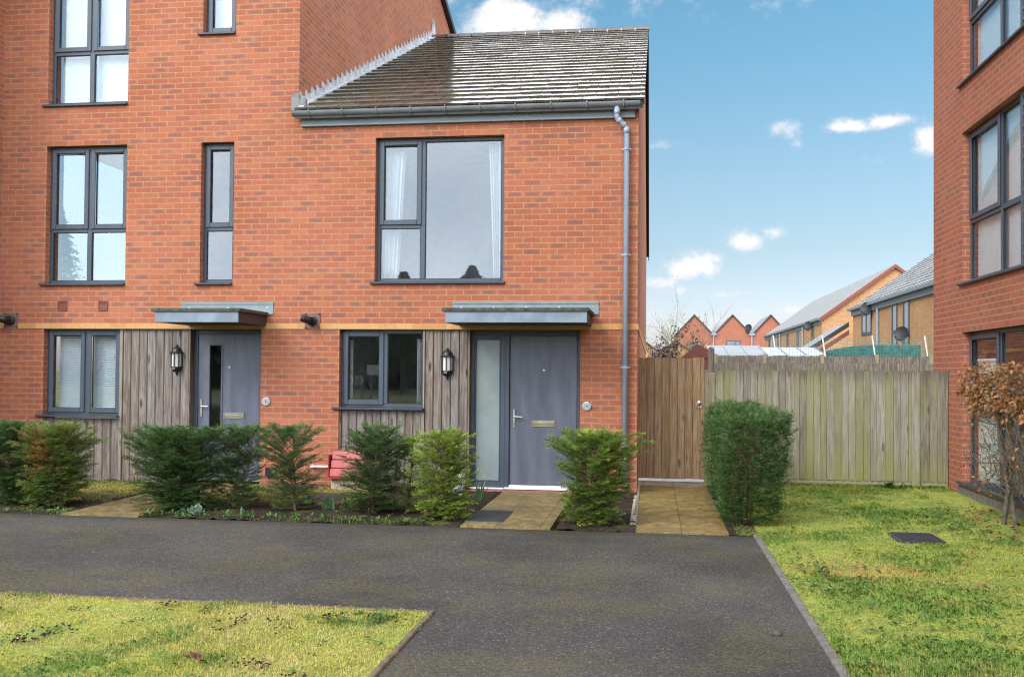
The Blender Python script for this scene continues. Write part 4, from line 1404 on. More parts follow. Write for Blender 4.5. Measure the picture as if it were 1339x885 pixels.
sp = [(rs_.uniform(-3.6, -1.35), rs_.uniform(-8.0, -6.55), rs_.uniform(.5, 1.5)) for _ in range(24)] + [(rs_.normal(-2.3, .12), rs_.normal(-6.95, .06), 1.2) for _ in range(6)]
for k_ in range(3):
    sp += [(a + rs_.normal(0, .05), b + rs_.normal(0, .03), s * .8) for a, b, s in sp[:9]]
o = weeds('soil_crumbs', 'dark soil crumbs scattered on the near left lawn', sp, M_soil, 6, (.010, .022), 8, .9, (0, 50), .03)
o['category'] = 'soil'
def rosette(name, label, cat, x, y, n, leaf, width, el, m, seed, group=None):
    rs = np.random.RandomState(seed)
    O, D, N, L, W = [], [], [], [], []
    for k in range(n):
        az, e = rs.uniform(0, 6.28), R(rs.uniform(*el))
        O.append((x + rs.normal(0, .03), y + rs.normal(0, .03), rs.uniform(0.0, .06)))
        D.append((math.cos(az) * math.cos(e), math.sin(az) * math.cos(e), math.sin(e))); N.append((rs.uniform(-.3, .3), rs.uniform(-.3, .3), 1))
        l = rs.uniform(*leaf); L.append(l); W.append(l * width)
    V = leaves(np.array(O) - np.array([x, y, 0]), D, N, L, W, rs, .25)
    o = np_obj(name, V, quads(V), m)
    o.location = (x, y, 0.005)
    return tag(o, label, cat, group)
rosette('silver_plant', 'pale silvery green clump at the foot of the widest yew', 'plant', -4.56, -2.86, 90, (.05, .10), .5, (5, 80), M_silver, 1)
rosette('dock_plant', 'large leaved green plant at the foot of the mossy fence', 'plant', 3.3, .95, 26, (.10, .20), .32, (10, 70), M_weed, 2)
def straps(label, x, y, n, h, seed):
    rs = np.random.RandomState(seed)
    mb = MB()
    for k in range(n):
        az = rs.uniform(0, 6.28); hh = h * rs.uniform(.6, 1.1); ln = rs.uniform(.1, .5)
        bx, by = rs.normal(0, .03), rs.normal(0, .03)
        sx, sy = -math.sin(az) * .011, math.cos(az) * .011
        pts = [(bx + math.cos(az) * hh * ln * t * t, by + math.sin(az) * hh * ln * t * t, hh * (t - .25 * ln * t ** 3)) for t in (0, .4, .75, 1)]
        b = len(mb.v)
        for i, p in enumerate(pts):
            s = (1, 1.1, .9, .15)[i]
            mb.v += [(p[0] - sx * s, p[1] - sy * s, p[2]), (p[0] + sx * s, p[1] + sy * s, p[2])]
        for i in range(3):
            mb.f.append((b + 2 * i, b + 2 * i + 1, b + 2 * i + 3, b + 2 * i + 2))
    o = obj('bulb_plant', mb, M_blue, recalc=False)
    o.location = (x, y, .01)
    tag(o, label, 'plant', 'clumps of spring bulb leaves')
straps('strap leaved bulb clump in dark soil beside the doorstep path', -1.83, -1.15, 16, .26, 1)
straps('blue-green bulb clump in front of the dark ground cover plate', -3.3, -2.25, 20, .20, 2)
straps('small upright bulb shoots right of the silvery clump', -4.05, -2.85, 7, .13, 3)

def litter(label, n, reg, seed, size=(.02, .045), excl=None):
    rs = np.random.RandomState(seed)
    O, D, N, L, W = [], [], [], [], []
    for k in range(n):
        x, y = rs.uniform(reg[0], reg[1]), rs.uniform(reg[2], reg[3])
        az = rs.uniform(0, 6.28)
        z = .03 + (float(rise(0, y)) if x > 1.2 else 0)
        O.append((x, y, z)); D.append((math.cos(az), math.sin(az), rs.uniform(-.1, .25))); N.append((rs.uniform(-.4, .4), rs.uniform(-.4, .4), 1))
        l = rs.uniform(*size); L.append(l); W.append(l * .7)
    V = leaves(O, D, N, L, W, rs, .25)
    o = np_obj('fallen_leaves', V, quads(V), M_litter)
    tag(o, label, 'leaves', None, 'stuff')
litter('brown fallen leaves lying in the planting bed', 420, (-8.2, -1.75, -2.95, -1.0), 1, (.015, .04))
litter('brown fallen leaves on the soil beside the doorstep path', 120, (-.75, 0, -2.95, -.5), 2, (.015, .04))
litter('scattered brown leaves on the lawn by the dark brick block', 90, (1.25, 3.9, -5.5, 1.0), 3, (.02, .06))
litter('brown leaves gathered under the beech hedge', 160, (3.4, 4.0, -3.0, -.9), 4, (.025, .06))
litter('tiny pale leaf scraps dotted on the asphalt', 70, (-5, 1.1, -6.3, -3.05), 5, (.008, .018))
litter('brown leaf scraps on the near left lawn', 26, (-4.5, -1.3, -8.2, -6.5), 6, (.02, .04))
rs = np.random.RandomState(5)
V = leaves([(0, 0, .005), (.01, .01, .01), (0, .01, .01), (.01, 0, .008), (-.01, 0, .01)], [(1, .2, .5), (.3, 1, .6), (-.6, .5, .5), (.5, -.6, .4), (-.8, -.4, .7)], [(0, -1, 1), (-1, -1, 1), (1, 0, 1), (0, 1, 1), (.5, .5, 1)], [.07, .065, .06, .05, .05], [.05, .04, .045, .04, .03], rs, .35)
o = np_obj('fallen_leaf', V, quads(V), M_litter); o.location = (-2.18, -7.78, .03)
tag(o, 'single curled orange-brown leaf on the near left lawn', 'leaf')
o = obj('moss_lump', MB().lathe([(0, .035), (.022, .028), (.032, .012), (.03, 0)], (0, 0, 0), 2, 9), M_moss_trim, recalc=False); o.location = (.93, -6.62, 0)
tag(o, 'small dark moss lump on asphalt near the straight kerb', 'moss lump')

# ================================================================== GATE, FENCES
FY = 1.15
gate = thing('garden_gate', 'brown boarded garden gate with a metal ring handle', 'gate', (.43, FY, 0))
mb = MB()
n = 8
for i in range(n):
    w = .84 / n
    a = .005 + i * w
    d = rnd.uniform(-.003, .003)
    poly = [(a + .003, 0), (a + w - .003, 0), (a + w - .003, .014), (a + w - .010, .02 + d), (a + .010, .02 + d), (a + .003, .014)]
    mb.prism(poly, .095 + rnd.uniform(-.004, .004), 1.765 + rnd.uniform(-.006, .006), lambda p, q, z: (p, FY - q, z))
obj('gate_boards', mb, M_gate, gate)
mb = MB()
mb.box(.006, .844, FY + .0005, FY + .0025, .10, 1.76)
for z in (.3, .9, 1.5):
    mb.box(.01, .84, FY + .003, FY + .045, z, z + .09)
mb.box(.845, .895, FY - .018, FY + .05, .095, 1.77)
obj('gate_frame', mb, M_gate, gate)
mb = MB()
mb.lathe([(.026, -.018), (.026, -.026), (.012, -.030), (0, -.030)], (.83, FY - .005, 1.145), 1, 16)
hd = obj('handle', mb, M_steel, gate, recalc=False)
mb = MB()
mb.tube([(.83 + .036 * math.sin(2 * math.pi * k / 20), FY - .042, 1.118 + .036 * math.cos(2 * math.pi * k / 20)) for k in range(21)], .006, 6, False)
obj('handle_ring', mb, M_steel, hd, recalc=False)
gp = obj('gate_post', MB().box(-.034, -.002, FY - .03, FY + .05, 0, 1.80), M_gate, None, (-.02, FY, 0), bevel=.004)
tag(gp, 'slim wooden gate post against the brick house wall', 'post')
mb = MB().box(.955, 1.045, FY - .02, FY + .07, 0, 1.56)
tp = obj('fence_post', mb, M_post, None, (1.0, FY, 0), bevel=.006)
tag(tp, 'green stained lower fence post right of the garden gate', 'post')
mb = MB()
mb.box(.945, 1.035, FY + .0, FY + .06, 1.565, 1.88)
mb.prism([(.945, 1.88), (1.035, 1.88), (1.02, 1.905), (.99, 1.92), (.96, 1.905)], FY, FY + .06, lambda a, b, d: (a, d, b))
tp2 = obj('post_extension', mb, M_fence_b, tp)
tp2.matrix_parent_inverse = Matrix.Translation(-Vector((1.0, FY, 0)))
obj('packing_strip', MB().box(.90, .953, FY - .012, FY + .04, .0, 1.60), M_post, tp).matrix_parent_inverse = Matrix.Translation(-Vector((1.0, FY, 0)))

fence = thing('board_fence', 'tall green stained board fence behind the clipped hedge', 'fence', (2.57, FY, 0))
mb = MB()
x = 1.05
i = 0
while x < 4.07:
    w = rnd.uniform(.082, .108)
    e = min(x + w + .014, 4.088)
    e = min(x + w - .005, 4.088)
    poly = [(x, .0), (e, .0), (e, .012), (x + .004, .026), (x, .022)]
    lean = rnd.uniform(-.004, .004)
    tpz = 1.600 + rnd.uniform(-.010, .012)
    b = rnd.uniform(0, .004)
    mb.prism([(p, q + b) for p, q in poly], .13, tpz, lambda p, q, z: (p + lean * (z - .8), FY - q, z))
    x += w
obj('fence_boards', mb, M_fence, fence)
mb = MB()
mb.box(1.05, 4.085, FY - .012, FY + .02, -.02, .128)
mb.box(1.05, 4.085, FY + .0005, FY + .003, .13, 1.585)
mb.box(3.62, 3.72, FY - .040, FY - .029, .0, 1.585)
mb.box(3.685, 3.715, FY - .058, FY - .041, .0, .45)
obj('gravel_board', mb, M_fence, fence)
mb = MB()
for z in (.35, .95, 1.4):
    mb.box(1.05, 4.085, FY + .005, FY + .075, z, z + .07)
obj('fence_rail', mb, M_fence_b, fence)

def rear_fence(y, x0, x1, z0, z1, label, w, posts):
    t = thing('rear_fence', label, 'fence', ((x0 + x1) / 2, y, 0))
    mb = MB()
    x = x0
    while x < x1:
        ww = w * rnd.uniform(.8, 1.2)
        mb.box(x, min(x + ww - .006, x1), y - .02 - rnd.uniform(0, .012), y, z0, z1 + rnd.uniform(-.02, .02))
        x += ww
    obj('fence_boards', mb, M_fence_b, t)
    for px_ in posts:
        obj('post', MB().box(px_ - .06, px_ + .06, y - .05, y + .06, -.08, z1 + .05), M_post, t)
rear_fence(20.0, 1.9, 9.15, -.08, 2.13, 'upper rear garden fence with pale posts below the netting', .09, [2.22, 3.77, 5.57, 7.25, 8.9])
rear_fence(19.6, 1.9, 9.05, -.08, 1.90, 'lower dark batten fence just in front of the rear garden fence', .075, [])

# ---- small objects in the front garden
b = thing('storage_bin', 'pink panelled box on a pale stone block behind the yews', 'box', (-3.68, -.28, 0))
mb = MB()
for k in range(3):
    z = .185 + k * .108
    mb.prism([(-.44 + k * .02, z), (-.10, z), (-.10, z + .102), (-.425 + k * .02, z + .102)], -3.92 + k * .01, -3.48, lambda a, q, d: (d, a, q))
obj('bin_panels', mb, M_pink, b, bevel=.01)
obj('bin_trim', MB().box(-3.92, -3.48, -.45, -.10, .160, .183).box(-3.94, -3.922, -.44, -.10, .17, .46), M_redp, b)
obj('bin_base', MB().box(-3.91, -3.45, -.40, -.08, -.03, .158), M_stone, b, bevel=.01)
mb = MB()
mb.lathe([(0, .27), (.03, .26), (.06, .2), (.075, .1), (.07, 0)], (0, 0, 0), 2, 9)
o = obj('plastic_bag', mb, M_whitebag, recalc=False); o.location = (-2.22, -.5, .02)
o.data.transform(Matrix.Rotation(.2, 4, 'Y'))
tag(o, 'white plastic bag half hidden behind the yellow-green yew', 'bag')
def cover(label, poly, m, z=.02, ribs=0):
    cx = sum(p[0] for p in poly) / 4; cy = sum(p[1] for p in poly) / 4
    mb = MB().prism([(p[0] - cx, p[1] - cy) for p in poly], -.03, 0, lambda a, b, d: (a, b, d))
    o = obj('drain_cover', mb, m, bevel=.004); o.location = (cx, cy, z)
    tag(o, label, 'drain cover')
    if ribs:
        mb = MB()
        xs = [p[0] - cx for p in poly]; ys = [p[1] - cy for p in poly]
        for k in range(ribs):
            y = min(ys) + .03 + (max(ys) - min(ys) - .06) * k / (ribs - 1)
            mb.box(min(xs) + .03, max(xs) - .03, y - .006, y + .006, .0005, .007)
        r_ = obj('cover_ribs', mb, m)
        r_.parent = o
cover('dark rectangular cover set in the doorstep path', [(-1.72, -2.69), (-1.315, -2.69), (-1.315, -1.90), (-1.72, -1.90)], M_cover, .022)
cover('dark ribbed drain cover in the lawn near the beech', [(2.46, -3.12), (2.88, -3.12), (2.88, -2.62), (2.46, -2.62)], M_cover, .022, 9)
cover('dark cover plate in pale grass behind the open yew', [(-3.93, -1.58), (-3.47, -1.58), (-3.47, -.87), (-3.93, -.87)], M_cover, .03)
o = obj('wooden_stake', MB().tube([(0, 0, 0), (.03, 1.1, .10)], .013, 6), M_trim_p, recalc=False); o.location = (.005, -1.95, .03)
tag(o, 'pale wooden stake lying in gravel beside the gate path', 'stake')
rs = np.random.RandomState(9)
O = [(0, 0, .015 * k) for k in range(24)]
V = leaves(O, [(rs.uniform(-.5, .5), rs.uniform(-.3, .1), 1) for _ in O], [(rs.uniform(-1, 1), -1, 0) for _ in O], [.06] * 24, [.025] * 24, rs)
o = np_obj('dry_weed', V, quads(V), M_litter); o.location = (-6.75, -.14, 0)
tag(o, 'dry dark brown weed spike against the weathered boards', 'plant')

# ================================================================== BACKGROUND
def gable_house(name, label, x0, x1, y0, y1, ze, zp, m, px=None, over=.25, rm=None, group=None, verge=None, bevel=None):
    t = thing(name, label, 'house', ((x0 + x1) / 2, (y0 + y1) / 2, 0), group)
    px = px or (x0 + x1) / 2
    mb = MB()
    mb.prism([(x0, -.1), (x1, -.1), (x1, ze), (px, zp - .12), (x0, ze)], y0, y1, lambda a, b, d: (a, d, b))
    obj('wall', mb, m, t)
    mb = MB()
    s0, s1 = (zp - ze) / (px - x0), (zp - ze) / (x1 - px)
    mb.prism([(x0 - over, ze - over * s0), (px, zp), (x1 + over, ze - over * s1), (x1 + over, ze - over * s1 - .13), (px, zp - .13), (x0 - over, ze - over * s0 - .13)], y0 - .12, y1 + .12, lambda a, b, d: (a, d, b))
    rf = obj('roof', mb, rm or M_fartile, t)
    mb = MB()
    for (a, za, b_, zb) in ((x0 - over, ze - over * s0, px, zp), (px, zp, x1 + over, ze - over * s1)):
        mb.prism([(a, za + .02), (b_, zb + .02), (b_, zb - .20), (a, za - .20)], y0 - .17, y0 - .125, lambda p, q, d: (p, d, q))
    obj('verge_trim', mb, verge or M_verge, rf)
    return t

def far_window(parent, P, a0, a1, z0, z1, fr=.06, split=None, hsplit=None):
    mb = MB()
    ring(mb, P, a0, a1, z0, z1, fr, .005, .035)
    if split:
        lbox(mb, P, split - fr / 2, split + fr / 2, z0 + fr, z1 - fr, .005, .033)
    if hsplit:
        lbox(mb, P, a0 + fr, a1 - fr, hsplit - fr / 2, hsplit + fr / 2, .005, .032)
    w = obj('window', mb, M_upvc, parent)
    mb = MB()
    lbox(mb, P, a0 + fr, a1 - fr, z0 + fr, z1 - fr, .006, .012)
    obj('pane', mb, M_farglass, w)
M_farglass = simple('far_window_glass', (.20, .22, .24), .08, spec=1.0)

# three red gables at the far end
gy = 110
PF = lambda a, z, d: (a, gy - d, z)
for i, (xl, xr, xp, lab) in enumerate(((2.95, 7.56, 5.25, 'leftmost of the three far red gables, behind the olive bare tree'), (7.56, 12.13, 9.84, 'middle of the three far red gables, with a pale window'), (12.13, 16.6, 14.38, 'rightmost of the three far red gables, touching the buff terrace roof'))):
    t = gable_house('gabled_house', lab, xl + .03, xr - .03, gy, gy + 11, 6.35, 8.75, M_brick_f, xp, .0, group='far red gabled houses')
    if i == 0:
        far_window(t, PF, 4.75, 6.15, 3.2, 5.4, .09)
    if i == 1:
        far_window(t, PF, 9.1, 10.8, 3.2, 5.55, .09, 10.15)
    mb = MB().tube([(xr, gy - .12, .0), (xr, gy - .12, 6.2)], .09, 6).box(xr - .35, xr + .35, gy - .25, gy - .03, 6.2, 6.45)
    obj('downpipe', mb, M_pipe, t)

PB = lambda a, z, d: (10.0 - d, a, z)
tb = gable_house('buff_terrace', 'long buff brick terrace ending in a red trimmed gable', 10.0, 18.1, 47, 76.3, 4.93, 7.95, M_brick_b, 14.1, .15, group='buff brick terraces', verge=simple('red_verge', (.25, .07, .05), .8))
for a, w_ in ((72.6, .9), (66.4, 1.), (61.2, 1.), (56.0, 1.0), (49.7, .9)):
    far_window(tb, PB, a, a + w_, 3.35, 4.5, .08, a + w_ / 2)
for a in (70.4, 65.6, 53.9):
    obj('downpipe', MB().tube([(9.92, a, 0), (9.92, a, 4.7)], .06, 6), M_pipe, tb)
obj('gutter', MB().box(9.78, 9.96, 46.95, 76.3, 4.72, 4.86).box(9.96, 9.998, 47, 76.3, 4.5, 4.8), M_fascia, tb)
ta = gable_house('buff_terrace', 'nearest buff brick terrace with two tall slit windows', 10.0, 18.4, 21, 37.9, 4.80, 7.75, M_brick_b, 14.2, .0, group='buff brick terraces', rm=M_verge)
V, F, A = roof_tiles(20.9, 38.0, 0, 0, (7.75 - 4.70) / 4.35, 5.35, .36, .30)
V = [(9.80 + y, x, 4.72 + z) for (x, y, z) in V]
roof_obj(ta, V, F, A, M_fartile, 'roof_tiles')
obj('gutter', MB().box(9.72, 9.90, 21, 38.0, 4.66, 4.78).box(9.90, 9.998, 21, 37.9, 4.42, 4.68), M_fascia, ta)
obj('downpipe', MB().tube([(9.92, 32.2, 0), (9.92, 32.2, 4.5)], .055, 8), M_pipe, ta)
far_window(ta, PB, 33.7, 35.8, 3.37, 4.42, .13, 34.8)
far_window(ta, PB, 28.95, 29.85, 2.0, 4.5, .13, None, 3.3)
far_window(ta, PB, 27.05, 28.0, 2.0, 4.5, .13, None, 3.3)

def dish(x, y, z, label, r_=.30):
    t = thing('satellite_dish', label, 'satellite dish', (x, y, z), 'dark satellite dishes')
    mb = MB()
    for k in range(7):
        f = k / 6
        mb.lathe([(r_ * f, .12 * r_ * 2 * (f * f) + .0), (r_ * min(1, f + 1 / 6), .12 * r_ * 2 * min(1, f + 1 / 6) ** 2)], (0, 0, 0), 2, 16) if k < 6 else None
    rot = Vector((-.65, -.72, .25)).to_track_quat('Z', 'Y').to_matrix().to_4x4()
    me_v = [rot @ Vector(v) for v in mb.v]
    mb.v = [(x - .25 + v.x, y + v.y, z + v.z) for v in me_v]
    d = obj('dish_bowl', mb, M_dish, t, recalc=False)
    md = d.modifiers.new('thick', 'SOLIDIFY'); md.thickness = .02
    mb = MB().tube([(x - .22, y, z), (x - .05, y, z - .05), (x, y, z - .05)], .03, 6)
    mb.tube([(x - .25, y - .02, z - .3), (x - .62, y - .42, z - .1)], .018, 5)
    obj('dish_arm', mb, M_dish, t, recalc=False)
dish(10.0, 33.5, 4.5, 'dark satellite dish beside the square window of the nearest buff terrace')
dish(10.0, 27.2, 3.12, 'dark satellite dish below the tall slit windows')
dish(10.0, 50.1, 4.5, 'dark satellite dish on the long buff terrace near its gable')
dish(12.0, gy - .1, 7.0, 'tiny dark satellite dish on the far red gables', .55)

# lean-to outbuilding between the terraces
t = thing('outbuilding', 'low lean-to roof between the two buff terraces', 'outbuilding', (9, 41, 0))
obj('wall', MB().box(8.3, 9.98, 39.2, 43, -.1, 2.6), M_brick_b, t)
mb = MB().prism([(7.9, 2.75), (10.0, 4.15), (10.0, 3.95), (7.9, 2.55)], 39.0, 43.2, lambda a, b, d: (a, d, b))
rf = obj('roof', mb, M_fartile, t)
mb = MB().prism([(7.9, 2.80), (10.0, 4.20), (10.0, 3.95), (7.9, 2.55)], 38.9, 38.99, lambda a, b, d: (a, d, b))
obj('verge_trim', mb, M_verge, rf)
mb = MB().prism([(8.0, 2.45), (10.0, 3.80), (10.0, 3.55), (8.0, 2.2)], 38.85, 38.95, lambda a, b, d: (a, d, b))
obj('red_verge', mb, M_terrac, rf)

# sheds and netting behind the rear fence
def shed(label, x0, x1, y0, y1, z0, z1, m, wallm):
    t = thing('garden_shed', label, 'shed', ((x0 + x1) / 2, (y0 + y1) / 2, 0), 'pale roofed sheds behind the rear fence')
    obj('wall', MB().box(x0 + .05, x1 - .05, y0 + .1, y1, -.1, z0 - .08), wallm, t)
    mb = MB().prism([(y0 - .1, z0 - .05), (y1 + .1, z1 - .02), (y1 + .1, z1 + .03), (y0 - .1, z0)], x0, x1, lambda a, b, d: (d, a, b))
    rf = obj('roof', mb, m, t)
    mb = MB()
    k = max(2, int((x1 - x0) / .6))
    for i in range(k + 1):
        x = x0 + (x1 - x0) * i / k
        mb.prism([(y0 - .1, z0 + .002), (y1 + .1, z1 + .032), (y1 + .1, z1 + .05), (y0 - .1, z0 + .02)], x - .02, x + .02, lambda a, b, d: (d, a, b))
    obj('roof_bars', mb, M_gutter if m is M_polyc else M_greyroof, rf)
shed('grey roofed shed showing over the rear fence', 2.12, 3.95, 21, 23.6, 2.16, 2.53, M_greyroof, M_fence_b)
shed('white polycarbonate roofed shed right of the grey one', 3.98, 5.85, 21, 23.2, 2.17, 2.46, M_polyc, M_fence_b)
t = thing('covered_stack', 'green ribbed sheet cover below the netting poles', 'cover', (7.4, 21.2, 0))
mb = MB()
pr = []
kx = 44
for i in range(kx + 1):
    pr.append((6.0 + 2.75 * i / kx, 2.34 + .16 * math.sin(min(1, i / 20) * 1.57) + .022 * (i % 2)))
mb.prism([(6.0, -.05)] + pr + [(8.75, -.05)], 20.6, 21.8, lambda a, b, d: (a, d, b))
obj('cover_sheet', mb, M_green, t)
def net(label, x0, x1, y, z0, z1, poles):
    t = thing('garden_net', label, 'net', ((x0 + x1) / 2, y, 0))
    mb = MB()
    k = int((x1 - x0) / .085)
    for i in range(k + 1):
        x = x0 + (x1 - x0) * i / k
        mb.box(x - .004, x + .004, y - .003, y + .003, z0, z1 + .02 * math.sin(i))
    for j in range(8):
        z = z0 + (z1 - z0) * j / 7
        mb.box(x0, x1, y - .0025, y + .0025, z - .004, z + .004)
    obj('netting', mb, M_netgreen, t)
    for x in poles:
        obj('pole', MB().tube([(x + .05, y - .02, 0), (x + .03, y - .02, z0), (x - .07, y - .02, z1 + .08)], .02, 6), M_white, t)
net('fine green net on white poles above the rear fence', 4.0, 9.1, 20.35, 2.1, 2.72, [4.15, 5.70, 7.25, 8.86])

# bare trees and shrubs behind the gate
def bare_tree(name, label, x, y, h, w, m, seed, n=9, leafm=None, nleaf=0, levels=3, thick=.035, lsize=.09):
    rs = np.random.RandomState(seed)
    t = thing(name, label, 'tree', (x, y, 0))
    sm = MB()
    ends = []
    def grow(p, d, ln, r_, lv):
        q = p
        pts = [p]
        dd_ = d
        for i in range(3):
            dd_ = (dd_ + Vector(rs.uniform(-.22, .22, 3))).normalized()
            q = q + dd_ * ln / 3
            pts.append(q)
        sm.tube(pts, [r_, r_ * .8, r_ * .6, r_ * .4], 5, False)
        ends.extend(pts[1:])
        if lv > 0:
            for k in range(4):
                a = pts[1 + k % 3]
                nd = (dd_ + Vector((rs.uniform(-.8, .8), rs.uniform(-.8, .8), rs.uniform(-.1, .6)))).normalized()
                grow(a, nd, ln * rs.uniform(.5, .75), r_ * .5, lv - 1)
    for k in range(n):
        az = rs.uniform(0, 6.28)
        d = Vector((math.cos(az) * w / h * .6, math.sin(az) * w / h * .6, 1)).normalized()
        grow(Vector((x + rs.uniform(-.1, .1), y, -.05)), d, h * rs.uniform(.45, .62), thick, levels)
    obj('trunk', sm, m, t, recalc=False)
    if nleaf:
        idx = rs.randint(0, len(ends), nleaf)
        O = np.array([ends[i] for i in idx]) + rs.normal(0, .05, (nleaf, 3))
        V = leaves(O, rs.normal(0, 1, (nleaf, 3)), rs.normal(0, 1, (nleaf, 3)), rs.uniform(.6, 1.3, nleaf) * lsize, rs.uniform(.6, 1.2, nleaf) * lsize * .7, rs)
        np_obj('crown', V, quads(V), leafm, t)
    return t
bare_tree('bare_tree', 'thin olive twigged bare tree above the gate', 1.25, 30, 4.1, 1.7, M_olive, 3, 8, M_olive, 500, 3, .026, .06)
bare_tree('dark_shrub', 'dark purple leaved shrub beside the brick side wall', .55, 25, 3.3, 1.0, M_bark_g, 4, 8, M_purpleleaf, 1300, 2, .025, .12)
t = gable_house('distant_house', 'pale distant house low behind the gate', .6, 4.6, 92, 99, 3.7, 4.9, M_brick_b, None, .2, group=None)
t = gable_house('distant_house', 'grey roofed distant house left of the far red gables', -2.5, 1.2, 80, 88, 3.3, 4.6, M_brick_b, None, .2)
bare_tree('bare_tree', 'taller wispy bare tree farther behind the gate', 3.4, 70, 6.2, 3.0, M_bark_g, 8, 6, None, 0, 3, .05)
mb = MB().prism([(1.05, 2.02), (1.5, 2.42), (1.9, 2.2), (2.0, 2.0)], 17, 18, lambda a, b, d: (a, d, b)).box(1.1, 1.95, 17.05, 17.95, -.05, 2.02)
o = obj('rusty_shed', mb, M_terrac, None, (1.5, 17.5, 0))
tag(o, 'low rust red shed roof behind the gate post', 'shed')

# trees and signs behind the viewer, seen only as reflections in the windows
def conifer(x, y, h, w, seed, label, name='conifer'):
    rs = np.random.RandomState(seed)
    t = thing(name, label, 'tree', (x, y, 0), 'trees reflected in the windows')
    obj('trunk', MB().tube([(x, y, -.1), (x, y, h)], [.22, .03], 6), M_bark_g, t, recalc=False)
    n = 9000
    f = rs.uniform(.04, 1, n) ** .6
    az = rs.uniform(0, 6.28, n)
    rad = w * .5 * (1 - f) * (1.2 - .65 * ((f * h / .5) % 1)) * (rs.uniform(0, 1, n) ** .5 * 1.05)
    O = np.stack([x + rad * np.cos(az), y + rad * np.sin(az), f * h], 1)
    D = np.stack([np.cos(az), np.sin(az), rs.uniform(-.5, .15, n)], 1)
    V = leaves(O, D, rs.normal(0, .4, (n, 3)) + np.array([0, 0, 1]), rs.uniform(.15, .38, n), rs.uniform(.08, .16, n), rs)
    np_obj('crown', V, quads(V), M_conifer, t)
conifer(-13.3, -60, 9.5, 12, 1, 'dark conifer mirrored in the large pane of the widest window')
conifer(-18.0, -58, 8.9, 11, 2, 'dark conifer mirrored in the lower left pane of the widest window')
conifer(-38.0, -46, 12.0, 6.5, 3, 'tall conifer mirrored in the lower pane of the left middle window')
conifer(-9.6, -66, 9.6, 11, 4, 'short conifer mirrored at the right of the widest window')
t = thing('road_sign', 'white board sign on two posts mirrored in the ground floor casement', 'road sign', (-11.2, -27.0, 0))
obj('sign_board', MB().box(-11.58, -10.85, -27.03, -27.0, 1.37, 1.78), M_white, t)
for x in (-11.45, -10.98):
    obj('post', MB().tube([(x, -27.06, -.1), (x, -27.06, 1.75)], .04, 6), M_gutter, t)
t = thing('chevron_sign', 'black and white chevron sign mirrored low in the ground floor casement', 'road sign', (-11.6, -25.5, 0))
obj('sign_board', MB().box(-11.92, -11.22, -25.53, -25.5, .93, 1.38), M_black, t)
for k in range(3):
    x = -11.87 + k * .21
    mb = MB()
    for a, b, c_, d_ in ((.98, 1.155, 0, .10), (1.155, 1.33, .10, 0)):
        mb.prism([(x + c_, a), (x + c_ + .10, a), (x + d_ + .10, b), (x + d_, b)], -25.499, -25.488, lambda p, q, d: (p, d, q))
    obj('chevron', mb, M_white, t)
for x in (-11.8, -11.35):
    obj('post', MB().tube([(x, -25.56, -.1), (x, -25.56, 1.35)], .04, 6), M_gutter, t)
rs = np.random.RandomState(55)
n = 42000
X = rs.uniform(-90, 70, n)
hh = 6.2 + 1.2 * np.sin(X * .23) + .8 * np.sin(X * .61 + 1)
O = np.stack([X, -72 + rs.uniform(-2.5, 2.5, n), hh * rs.uniform(0, 1, n) ** .9], 1)
V = leaves(O, rs.normal(0, 1, (n, 3)), rs.normal(0, 1, (n, 3)), rs.uniform(.7, 1.5, n), rs.uniform(.6, 1.2, n), rs)
o = np_obj('treeline', V, quads(V), M_conifer)
tag(o, 'dark belt of trees mirrored in the ground floor windows', 'treeline', None, 'stuff')
#==PART4==
# ================================================================== CAMERA
CAMLOC = (0.1894, -12.6752, 1.5543)
CM = [[0.989959, -0.14126, -0.005249], [0.141123, 0.989772, -0.020871], [0.008143, 0.01992, 0.999768]]          # columns: right, forward, up
FPX, PPX, PPY = 1287.9, 669.5, 460.06
cam = bpy.data.cameras.new('camera')
co = bpy.data.objects.new('camera', cam)
COL.objects.link(co)
sc.camera = co
cam.sensor_fit = 'HORIZONTAL'
cam.sensor_width = 36
cam.lens = FPX / 1339 * 36
cam.shift_y = (PPY - 442.5) / 1339
cam.clip_start, cam.clip_end = .05, 3000
rt, fw, up = (Vector([CM[i][k] for i in range(3)]) for k in range(3))
co.matrix_world = Matrix(((rt.x, up.x, -fw.x, CAMLOC[0]), (rt.y, up.y, -fw.y, CAMLOC[1]), (rt.z, up.z, -fw.z, CAMLOC[2]), (0, 0, 0, 1)))

# ================================================================== SKY AND SUN
SUN_EL = R(38)
SUN_AZ = math.atan2(-.60, -.80)            # heading from +Y towards +X
sdir = Vector((math.sin(SUN_AZ) * math.cos(SUN_EL), math.cos(SUN_AZ) * math.cos(SUN_EL), math.sin(SUN_EL)))
sun = bpy.data.lights.new('sun', 'SUN')
sun.energy = 1.5
sun.angle = R(24)
sun.color = (1, .95, .87)
so = bpy.data.objects.new('sun', sun)
COL.objects.link(so)
so.rotation_euler = (-sdir).to_track_quat('-Z', 'Y').to_euler()
so.location = (-8, -14, 30)

